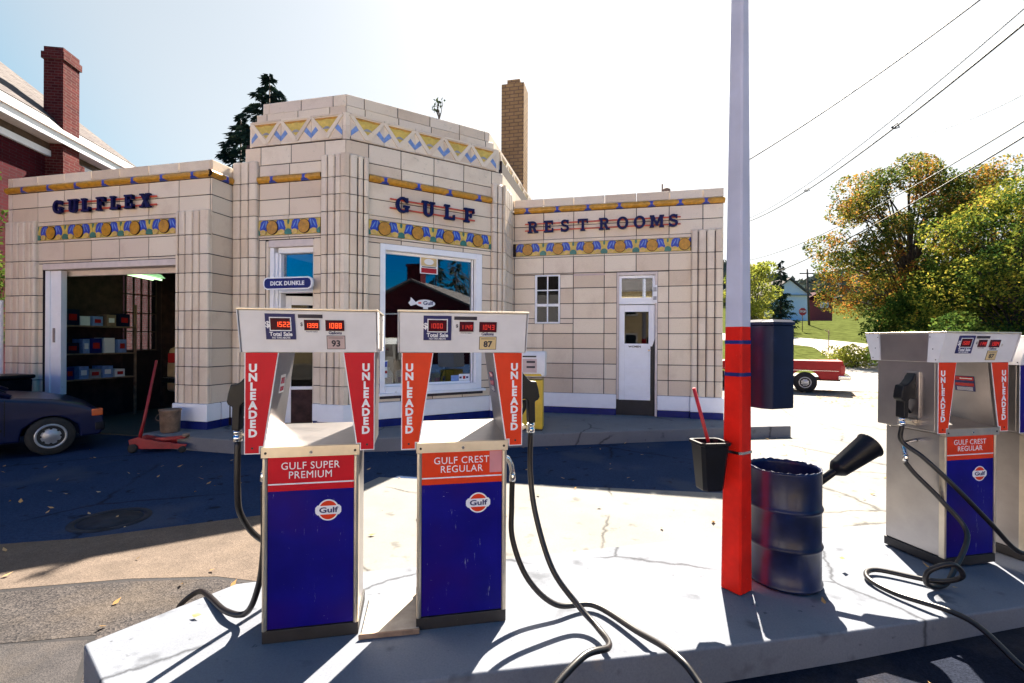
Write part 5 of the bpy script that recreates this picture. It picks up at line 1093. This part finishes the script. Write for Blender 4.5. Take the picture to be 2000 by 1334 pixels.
# the street behind the viewer and the sunlit houses along it (mirrored in the glass and metal, and bouncing warm light)
sheet('street', [(-60, -17), (60, -17), (60, -5.2), (-60, -5.2)], .016, 'road'); sheet('pavement', [(-60, -20), (60, -20), (60, -17.2), (-60, -17.2)], .03, 'pale_paving')
def far_house(x0, x1, y1, h, hr, wm, label, nwin):
    t = thing('clapboard_house', ((x0+x1)/2, y1-4, 0), label, 'house', 'houses across the street'); f = F((0, y1, 0), (1, 0, 0), (0, 1, 0)); mb = MB(); g = F((0, 0, 0), (0, 1, 0), (1, 0, 0))
    mb.box(f, x0, x1, -8, 0, -.02, h, wm); mb.prism(g, [(y1-8, h+.001), (y1, h+.001), (y1-4, h+hr-.15)], x0, x1, wm); mb.build('wall', t)
    mb = MB(); mb.prism(g, [(y1-8.4, h-.15), (y1-4, h+hr), (y1+.4, h-.15), (y1+.4, h), (y1-4, h+hr+.18), (y1-8.4, h)], x0-.3, x1+.3, 'shingle'); mb.build('roof', t)
    for z in ((1.0, 2.5), (4.0, 5.5)):
        for k in range(nwin):
            c = x0+(x1-x0)*(k+.5)/nwin
            if z[1] < h: 
                mb = MB(); mb.box(f, c-.55, c+.55, .0, .05, z[0], z[1], 'white_paint'); wf = sub(mb.build('window', t)); mb = MB(); mb.box(f, c-.42, c+.42, .051, .055, z[0]+.12, z[1]-.12, 'car_glass'); mb.build('pane', wf)
far_house(-26, -15, -21, 6.2, 2.6, 'pale_siding', 'cream clapboard house across the street, the farthest to the left', 4)
far_house(-13, -3, -21, 6.5, 3.0, 'house_white', 'white clapboard house across the street behind the viewer', 3)
far_house(-1, 9, -21, 6.2, 2.8, 'yellow_siding', 'yellow clapboard house across the street behind the pumps', 3)
far_house(11, 20, -21, 6.4, 2.6, 'pale_siding', 'cream clapboard house across the street next to the brick gable', 3)
# ------------------------------------------------------------------ trees and plants
def mesh_quads(name, quads, m):
    vs, fs = [], []
    for q_ in quads:
        b = len(vs); vs.extend(q_); fs.append(tuple(range(b, b+len(q_))))
    me = bpy.data.meshes.new(name); me.from_pydata(vs, [], fs); me.materials.append(m); return me
def rv(s=1): 
    while 1:
        p = V((random.uniform(-1, 1), random.uniform(-1, 1), random.uniform(-1, 1)))
        if .01 < p.length < 1: return p*s
def leafq(p, s, up=.5):
    n = (rv()+V((0, 0, up))).normalized(); a = n.orthogonal().normalized(); b = n.cross(a); th = random.uniform(0, 2*pi); a, b = a*cos(th)+b*sin(th), b*cos(th)-a*sin(th)
    l, w_ = s*random.uniform(.55, 1.55), s*random.uniform(.35, .8)
    return [tuple(p-a*l*.5), tuple(p+b*w_*.5), tuple(p+a*l*.5), tuple(p-b*w_*.5)]
def tree(name, loc, h, crown_c, rad, nclump, nleaf, lsize, m, label, cat, group=None, trunk_r=.25, crad=1.2, fork=.35, seed=1, shell=.55, bark='bark', lean=(0, 0), twigs=0):
    random.seed(seed); loc = V(loc); root = thing(name, loc, label, cat, group)
    cc = loc+V(crown_c); clumps = []
    tries = 0
    while len(clumps) < nclump and tries < 5000:
        tries += 1; d = rv().normalized(); r = random.uniform(shell, 1)**.6
        p = cc+V((d.x*rad[0]*r, d.y*rad[1]*r, d.z*rad[2]*r)); p += V((0, 0, .12*rad[2]*sin(5*atan2(d.y, d.x)+seed)))
        if p.z < loc.z+h*.10: continue
        if all((p-q_).length > crad*.55 for q_ in clumps): clumps.append(p)
    mb = MB(); fk_ = loc+V((lean[0]*fork, lean[1]*fork, h*fork)); ftop = cc+V((0, 0, rad[2]*.5))
    stem = catmull([loc, loc+(fk_-loc)*.5+V((.05, .03, 0)), fk_, fk_.lerp(ftop, .5)+rv(.3), ftop], 4); nS = len(stem)
    mb.tube(stem, [trunk_r*(1.25 if i == 0 else 1)*(1-.85*i/(nS-1)) for i in range(nS)], bark, 9)
    for p in clumps:
        t_ = random.uniform(.35, .85); k_ = int(t_*(nS-1)); st = stem[k_]
        if st.z > p.z-.2: st = stem[max(int(nS*.3), 1)]
        mid = st.lerp(p, .5)+V((0, 0, (p-st).length*.12))+rv(.25)
        r0 = max(.02, trunk_r*.32*(1-.5*t_)); mb.tube(catmull([st, mid, p], 4), [r0*(1-.9*i/8)+.006 for i in range(9)], bark, 6, cap=False)
        for _ in range(twigs):
            e = p+rv(crad); mb.tube([mid.lerp(p, random.uniform(.2, 1)), e], [.02, .005], bark, 4, cap=False)
    mb.build('trunk', root)
    qs = []
    for p in clumps:
        cr = crad*random.uniform(.7, 1.25); k_ = int(nleaf*random.uniform(.6, 1.3)*(cr/crad)**2)
        for _ in range(k_):
            d = rv(); d = d.normalized()*(d.length**.6)
            qs.append(leafq(p+V((d.x*cr, d.y*cr, d.z*cr*.72)), lsize))
    if qs: link('crown', mesh_quads('crown', qs, m), root)
    return root
LM = {}
LM['orange'] = leaf_mat('maple_orange_leaf', [(0, (.02, .05, .018)), (.45, (.085, .12, .025)), (.62, (.24, .20, .035)), (.82, (.46, .20, .045)), (1, (.40, .12, .04))], .42)
LM['yellow'] = leaf_mat('maple_yellow_leaf', [(0, (.012, .035, .015)), (.4, (.045, .085, .018)), (.60, (.21, .24, .035)), (.85, (.50, .40, .06)), (1, (.42, .17, .05))], .36)
LM['green'] = leaf_mat('green_leaf', [(0, (.02, .05, .018)), (.5, (.06, .11, .02)), (1, (.18, .20, .04))])
LM['pale'] = leaf_mat('pale_yellow_leaf', [(0, (.10, .15, .03)), (.5, (.26, .29, .05)), (1, (.38, .34, .07))])
LM['dark'] = leaf_mat('shrub_leaf', [(0, (.014, .03, .018)), (.6, (.04, .06, .03)), (1, (.09, .10, .05))], .25)
LM['fir'] = leaf_mat('fir_needle', [(0, (.008, .02, .018)), (.6, (.02, .04, .03)), (1, (.045, .06, .035))], .15)
LM['haze'] = leaf_mat('far_leaf', [(0, (.035, .055, .06)), (.5, (.06, .08, .07)), (1, (.12, .10, .075))], .1)  # blue-grey of distant air is put into the leaf colours
GT = 'autumn trees beyond the lot'
def gzp(x, y): return (x, y, gz(x, y)-.05)
tree('maple_tree', gzp(20.6, 41.2), 15.5, (0, 0, 9.0), (6.4, 4.8, 6.8), 96, 560, .20, LM['orange'], 'tall orange and green maple with open branches across the lot', 'tree', GT, .42, 1.25, .28, 3, .35, twigs=3)
tree('maple_tree', gzp(20.9, 31.3), 10.5, (.2, .5, 5.5), (4.4, 4, 5.0), 84, 560, .165, LM['yellow'], 'dense yellow-green maple rising behind the right pump', 'tree', GT, .3, 1.25, .25, 4, .45)
tree('maple_tree', gzp(26.0, 32.5), 14.5, (-.6, 0, 7.6), (5.0, 4.2, 6.6), 88, 500, .18, LM['yellow'], 'yellow maple leaning in at the right edge of the trees', 'tree', GT, .3, 1.35, .25, 8, .45)
tree('green_tree', gzp(19.3, 37.5), 6, (0, 0, 2.6), (2.6, 2.4, 2.4), 36, 260, .22, LM['green'], 'low dark green tree at the foot of the orange maple', 'tree', GT, .18, 1.0, .2, 5, .4)
tree('green_tree', gzp(22.0, 36.5), 8, (0, 0, 3.6), (5.0, 3, 3.4), 55, 260, .22, LM['green'], 'dark understorey tree beneath the yellow maples', 'tree', GT, .18, 1.1, .2, 6, .4)
tree('green_tree', gzp(14.9, 27.6), 3.4, (1.5, .6, 1.3), (3.6, 1.8, 1.5), 44, 240, .17, LM['green'], 'tangled green bank of brush by the road bend', 'bush', 'roadside bushes', .05, .8, .2, 7, .3)
tree('roadside_bush', gzp(14.4, 34.5), 1.6, (0, 0, .6), (1.6, 1.2, .9), 16, 200, .16, LM['pale'], 'small yellowish bush at the end of the brush bank', 'bush', 'roadside bushes', .04, .6, .2, 9, .3)
tree('roadside_bush', gzp(19.5, 25.6), 2.6, (0, 0, 1.2), (3.0, 1.4, 1.4), 30, 200, .17, LM['dark'], 'dark low bush behind the head of the right pump', 'bush', 'roadside bushes', .05, .8, .2, 10, .3)
tree('young_tree', gzp(12.6, 52.2), 8.0, (0, 0, 5.0), (2.1, 2.0, 3.4), 36, 200, .26, LM['pale'], 'pale yellow-green tree just right of the white post', 'tree', GT, .15, .9, .2, 11, .4)
tree('young_tree', gzp(22.6, 84), 4.6, (0, 0, 1.9), (2.6, 2, 2.0), 22, 150, .34, LM['dark'], 'round dark shrub before the white house', 'bush', 'roadside bushes', .12, 1.2, .15, 12, .3)
def conifer(name, loc, h, rad, label, group=None, seed=1, n=150, ns=46, droop=.35, cat='conifer', z0=.08, lm='fir', ls=.3):
    random.seed(seed); loc = V(loc); root = thing(name, loc, label, cat, group); mb = MB()
    mb.tube([loc, loc+V((0, 0, h))], [h*.022, .015], 'bark', 8); qs = []
    for k in range(n):
        t_ = z0+(1-z0)*((k+random.random())/n); z = h*t_; L = rad*(1-t_)**.85*random.uniform(.65, 1.15)+.12; a = random.uniform(0, 2*pi); d = V((cos(a), sin(a), 0))
        b0 = loc+V((0, 0, z)); tip = b0+d*L+V((0, 0, -L*droop+.25*L*L/rad)); mid = b0+d*L*.5+V((0, 0, -L*droop*.35))
        pts = catmull([b0, mid, tip], 3); mb.tube(pts, [.03*(1-t_*.6)*(1-.8*i/6) for i in range(7)], 'bark', 4, cap=False)
        for j in range(int(ns*(.35+L/rad))):
            u = random.uniform(.12, 1.02); p = b0.lerp(mid, u*2) if u < .5 else mid.lerp(tip, u*2-1); sd_ = d.cross(V((0, 0, 1)))*random.uniform(-1, 1)*L*.22*(1.15-u); p = p+sd_+V((0, 0, random.uniform(-.16, .05)*(1.2-u*.4)))
            dd = (d*.6+sd_*1.5+V((0, 0, -random.uniform(.1, .9)))).normalized()*ls*random.uniform(.6, 1.2); w_ = dd.cross(rv()).normalized()*ls*.13
            qs.append([tuple(p-w_), tuple(p+dd*.5-w_*.8), tuple(p+dd), tuple(p+dd*.5+w_*.8), tuple(p+w_)])
    mb.build('trunk', root); link('crown', mesh_quads('needles', qs, LM[lm]), root); return root
conifer('spruce_tree', (-21.5, 25.5, 0), 18.3, 6.4, 'dark shaggy spruce whose taller tip rises beside the tower', 'spruces behind the station', 21, 230, 70, ls=.46, droop=.05)
conifer('spruce_tree', (-24.6, 26.6, 0), 16.6, 5.2, 'dark spruce behind the left wing, the shorter of the pair', 'spruces behind the station', 25, 190, 62, ls=.46, droop=.02)
conifer('spruce_tree', gzp(19.3, 66), 9.0, 1.9, 'narrow dark conifer left of the white house', seed=22, n=90, ns=22, ls=.5)
conifer('fir_tree', (35, -6.9, 0), 11.5, 3.0, 'dark fir across the street, the one nearer the gable house', 'firs across the street', 23, 90, 24, ls=.5)
conifer('fir_tree', (36, -5.0, 0), 10.6, 3.0, 'dark fir across the street, the one farther from the gable house', 'firs across the street', 24, 90, 24, ls=.5)
tree('bare_tree', (34.8, -2.9, 0), 12, (0, 0, 8), (4, 3.5, 4.5), 50, 0, .1, LM['dark'], 'leafless tree across the street from the shop window', 'tree', None, .2, 1.2, .3, 30, .3, twigs=5)
tree('bay_tree', (-14.1, 7.6, 0), 6.0, (-.15, 0, 3.2), (.75, .8, 2.3), 34, 130, .10, LM['green'], 'leafy green tree squeezed at the left corner by the brick house', 'tree', None, .06, .42, .2, 31, .2)
# weeds on roofs and twigs behind the right wing
def weed(name, loc, h, n, label, cat, m, seed, spreadr=.3, leaves=30, ls=.06, grp=None):
    random.seed(seed); loc = V(loc); root = thing(name, loc, label, cat, grp); mb = MB(); qs = []
    for _ in range(n):
        e = loc+V((random.uniform(-1, 1)*spreadr, random.uniform(-1, 1)*spreadr*.5, h*random.uniform(.6, 1))); mid = loc.lerp(e, .5)+rv(.05*h); pts = catmull([loc+rv(.02), mid, e], 4)
        mb.tube(pts, [.010*(1-.8*i/8)+.002 for i in range(9)], 'bark', 5, cap=False)
        for _ in range(3):
            b = pts[random.randint(3, 8)]; mb.tube([b, b+V((random.uniform(-.2, .2), random.uniform(-.1, .1), random.uniform(.05, .3)))*h], [.006, .002], 'bark', 4, cap=False)
        for _ in range(leaves//n): qs.append(leafq(e+rv(h*.25), ls))
    mb.build('stem', root)
    if qs: link('foliage', mesh_quads('foliage', qs, LM[m]), root)
weed('roof_weed', (-3.55, 8.85, 6.16), .34, 5, 'small weed sprouting on top of the tower parapet', 'weed', 'dark', 41, .10, 40, .07)
weed('bare_shrub', (-.2, 17.5, 4.0), 2.2, 12, 'pale leafless twigs above the right wing roof, the left clump', 'shrub', 'dark', 42, .8, 0, .1, 'leafless shrubs behind the right wing')
weed('bare_shrub', (1.5, 17.5, 4.0), 2.5, 10, 'pale leafless twigs above the right wing roof, the right clump', 'shrub', 'dark', 43, .5, 0, .1, 'leafless shrubs behind the right wing')
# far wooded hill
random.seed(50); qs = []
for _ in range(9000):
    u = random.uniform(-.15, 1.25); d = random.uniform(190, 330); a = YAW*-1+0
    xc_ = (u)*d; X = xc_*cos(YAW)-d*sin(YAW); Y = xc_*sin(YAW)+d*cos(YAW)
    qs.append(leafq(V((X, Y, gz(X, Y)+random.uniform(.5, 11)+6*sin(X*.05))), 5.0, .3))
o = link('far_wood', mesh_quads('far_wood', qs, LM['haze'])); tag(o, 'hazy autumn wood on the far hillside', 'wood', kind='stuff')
# fallen leaves
random.seed(60); qs = []
for _ in range(280):
    x, y = random.uniform(-9, 6), random.uniform(1.2, 11); z = .006
    if y > 6.3 and x < 3.2 and y > 7.0+(x+3.9)*.45-.1: continue
    dx, dy = x+.651, y-2.193; v_ = -dx*sin(R(24.6))+dy*cos(R(24.6)); s_ = dx*cos(R(24.6))+dy*sin(R(24.6))
    if -.1 < v_ < 1.3 and s_ > -2.2: z = .216 if .05 < v_ < 1.05 and s_ > -1.6 else None
    if z is None: continue
    s = random.uniform(.025, .075); th = random.uniform(0, 2*pi); a, b = V((cos(th), sin(th), random.uniform(-.1, .5)))*s*.5, V((-sin(th), cos(th), random.uniform(-.1, .3)))*s*.28; p = V((x, y, z+.012))
    qs.append([tuple(p-a), tuple(p-a*.2+b), tuple(p+a+V((0, 0, .008))), tuple(p-a*.1-b)])
for _ in range(900):
    x, y = random.uniform(6, 22), random.uniform(15, 22); p = V((x, y, .03)); qs.append(leafq(p, .12, 3))
o = link('fallen_leaves', mesh_quads('fallen_leaves', qs, M['dry_leaf'])); tag(o, 'dry fallen leaves scattered over the pavement', 'leaves', kind='stuff')
# ------------------------------------------------------------------ far buildings, signs and poles
fw_ = F((27.1, 98.7, 0), (.976, .22, 0), (.22, -.976, 0))
t = thing('white_house', (30.5, 100, 5.5), 'white clapboard house with low gable beyond the lawn', 'house'); mb = MB()
mb.box(fw_, 0, 7.05, -10, 0, 4.5, 10.9, 'house_white'); mb.prism(fw_, [(0, 10.901), (7.05, 10.901), (3.6, 13.6)], -10, 0, 'house_white'); mb.build('wall', t)
mb = MB(); mb.prism(fw_, [(-.5, 10.6), (3.6, 13.75), (7.5, 10.6), (7.5, 10.85), (3.6, 14.05), (-.5, 10.85)], -10.3, .4, 'shingle'); mb.box(fw_, -.4, 7.4, .001, .35, 10.62, 10.8, 'grey_glaze'); mb.build('roof', t)
for s_, z_ in ((1.9, 8.6), (1.9, 5.4)):
    mb = MB(); mb.box(fw_, s_-.5, s_+.5, .0, .06, z_-.9, z_+.9, 'grey_glaze'); wo = sub(mb.build('window', t)); mb = MB(); mb.box(fw_, s_-.38, s_+.38, .061, .07, z_-.78, z_+.78, 'pale_blue_glaze'); mb.build('pane', wo)
t = thing('red_barn', (37.5, 106, 5.5), 'dark red barn beside the white house', 'barn'); fbn = F((35.2, 104.5, 0), (.976, .22, 0), (.22, -.976, 0)); mb = MB()
mb.box(fbn, 0, 5, -8, 0, 4.5, 10.2, 'barn_red'); mb.build('wall', t); mb = MB(); mb.prism(fbn, [(-.4, 10.2), (2.5, 11.9), (5.4, 10.2)], -8.3, .3, 'brick_red'); mb.build('roof', t); mb = MB(); mb.box(fbn, 2.6, 4.2, .001, .06, 8.6, 9.8, 'house_white'); mb.build('window', t)
t = thing('utility_pole', gzp(26.6, 78), 'brown utility pole on the lawn beside the barn', 'pole'); mb = MB(); z_ = gz(26.6, 78); mb.tube([(26.6, 78, z_-.1), (26.3, 78, z_+8.2)], [.16, .11], 'wood_dark', 10); mb.build('shaft', t); mb = MB(); mb.box(F((26.3, 78, 0), (.976, .22, 0), (.22, -.976, 0)), -1.1, 1.1, -.06, .06, z_+7.5, z_+7.65, 'wood_dark'); mb.build('crossarm', t)
t = thing('stop_sign', gzp(22.0, 66.7), 'red octagonal stop sign on a thin post by the lawn', 'sign'); z_ = gz(22, 66.7); fz_ = F((22, 66.7, 0), (.976, .22, 0), (.22, -.976, 0)); mb = MB(); mb.tube([(22, 66.75, z_-.05), (22, 66.75, z_+2.3)], .05, 'rust', 8); mb.build('post', t)
mb = MB(); mb.prism(fz_, [(.5*cos(R(22.5+45*k)), z_+2.5+.5*sin(R(22.5+45*k))) for k in range(8)], .0, .03, 'lens_red'); text_into(mb, fz_, 'STOP', .34, 0, z_+2.5, .03, .034, 'white_print', .012); mb.build('sign_face', t)
t = thing('notice_board', gzp(18.3, 70), 'small white sign board on two legs before the shrub', 'sign'); z_ = gz(18.3, 70); fz_ = F((18.0, 66.5, 0), (.976, .22, 0), (.22, -.976, 0)); z_ = gz(18, 66.5); mb = MB(); mb.box(fz_, -.5, .5, 0, .04, z_+1.7, z_+2.6, 'house_white'); mb.build('board', t)
for s_ in (-.4, .4):
    mb = MB(); mb.tube([fz_(s_, -.03, z_-.05), fz_(s_, -.03, z_+1.8)], .04, 'rust', 6); mb.build('leg', t)
t = thing('road_post', gzp(17.2, 46), 'thin crossed marker post at the road bend', 'post'); z_ = gz(17.2, 46); mb = MB(); mb.tube([(17.2, 46, z_-.05), (17.2, 46, z_+1.9)], .035, 'rust', 6); mb.tube([(16.9, 46, z_+1.9), (17.3, 46, z_+1.6)], .03, 'rust', 6); mb.build('shaft', t)
# overhead lines
def ray(u, v):
    du, dv = u-1000, v-667; a = du*cos(ROLL)+dv*sin(ROLL); b = -du*sin(ROLL)+dv*cos(ROLL); f_ = 932.04
    return V((a/f_*cos(YAW)-sin(YAW), a/f_*sin(YAW)+cos(YAW), -b/f_))
def at(u, v, d): return V((0, 0, EYE))+ray(u, v)*d
def wire(a, b, sag, r, label, spc=(), ext=.35):
    a, b = V(a), V(b); d_ = b-a; a2, b2 = a-d_*ext, b+d_*ext; n_ = 28; pts = []
    for i in range(n_+1):
        u = i/n_; p = a2.lerp(b2, u); w0 = ext/(1+2*ext); uu = (u-w0)/(1-2*w0); pts.append(p+V((0, 0, sag*4*uu*(uu-1))))
    mb = MB(); mb.tube(pts, r, 'wire', 6); o_ = tag(mb.build('overhead_wire'), label, 'wire', 'overhead wires at the right'); sub(o_)
    for s_ in spc:
        c = a.lerp(b, s_)+V((0, 0, sag*4*s_*(s_-1))); mb = MB(); q_ = [c+V((-.16, 0, .0)), c+V((.10, 0, .20)), c+V((.20, 0, -.02)), c+V((0, 0, -.06))]
        mb.tube(q_+[q_[0]], .035, 'wire', 6); mb.build('spacer', o_)
    return o_
wire(at(1455, 318, 15), at(1915, 0, 11), .12, .017, 'twisted service drop running to the white post top, highest in the picture', ext=.0)
wire(at(1508, 413, 46), at(2000, 48, 17), .5, .040, 'thick dark line carrying diamond spacers above the orange maple', (.30, .72))
wire(at(1508, 405, 46.4), at(2000, 18, 17.3), .5, .022, 'thin line running just above the spacer cable', ())
wire(at(1800, 265, 30), at(2000, 185, 22), .2, .016, 'faint thin line above the yellow maple', ())
wire(at(1500, 500, 52), at(2000, 238, 20), .6, .028, 'upper of the two pale lines crossing the orange maple', ())
wire(at(1480, 545, 52), at(2000, 268, 19), .6, .034, 'lower of the two pale lines crossing the orange maple', ())
wire(at(-40, 262, 12.2), at(170, 328, 13.4), .02, .010, 'pale service wire crossing the brick house wall, the upper one', ())
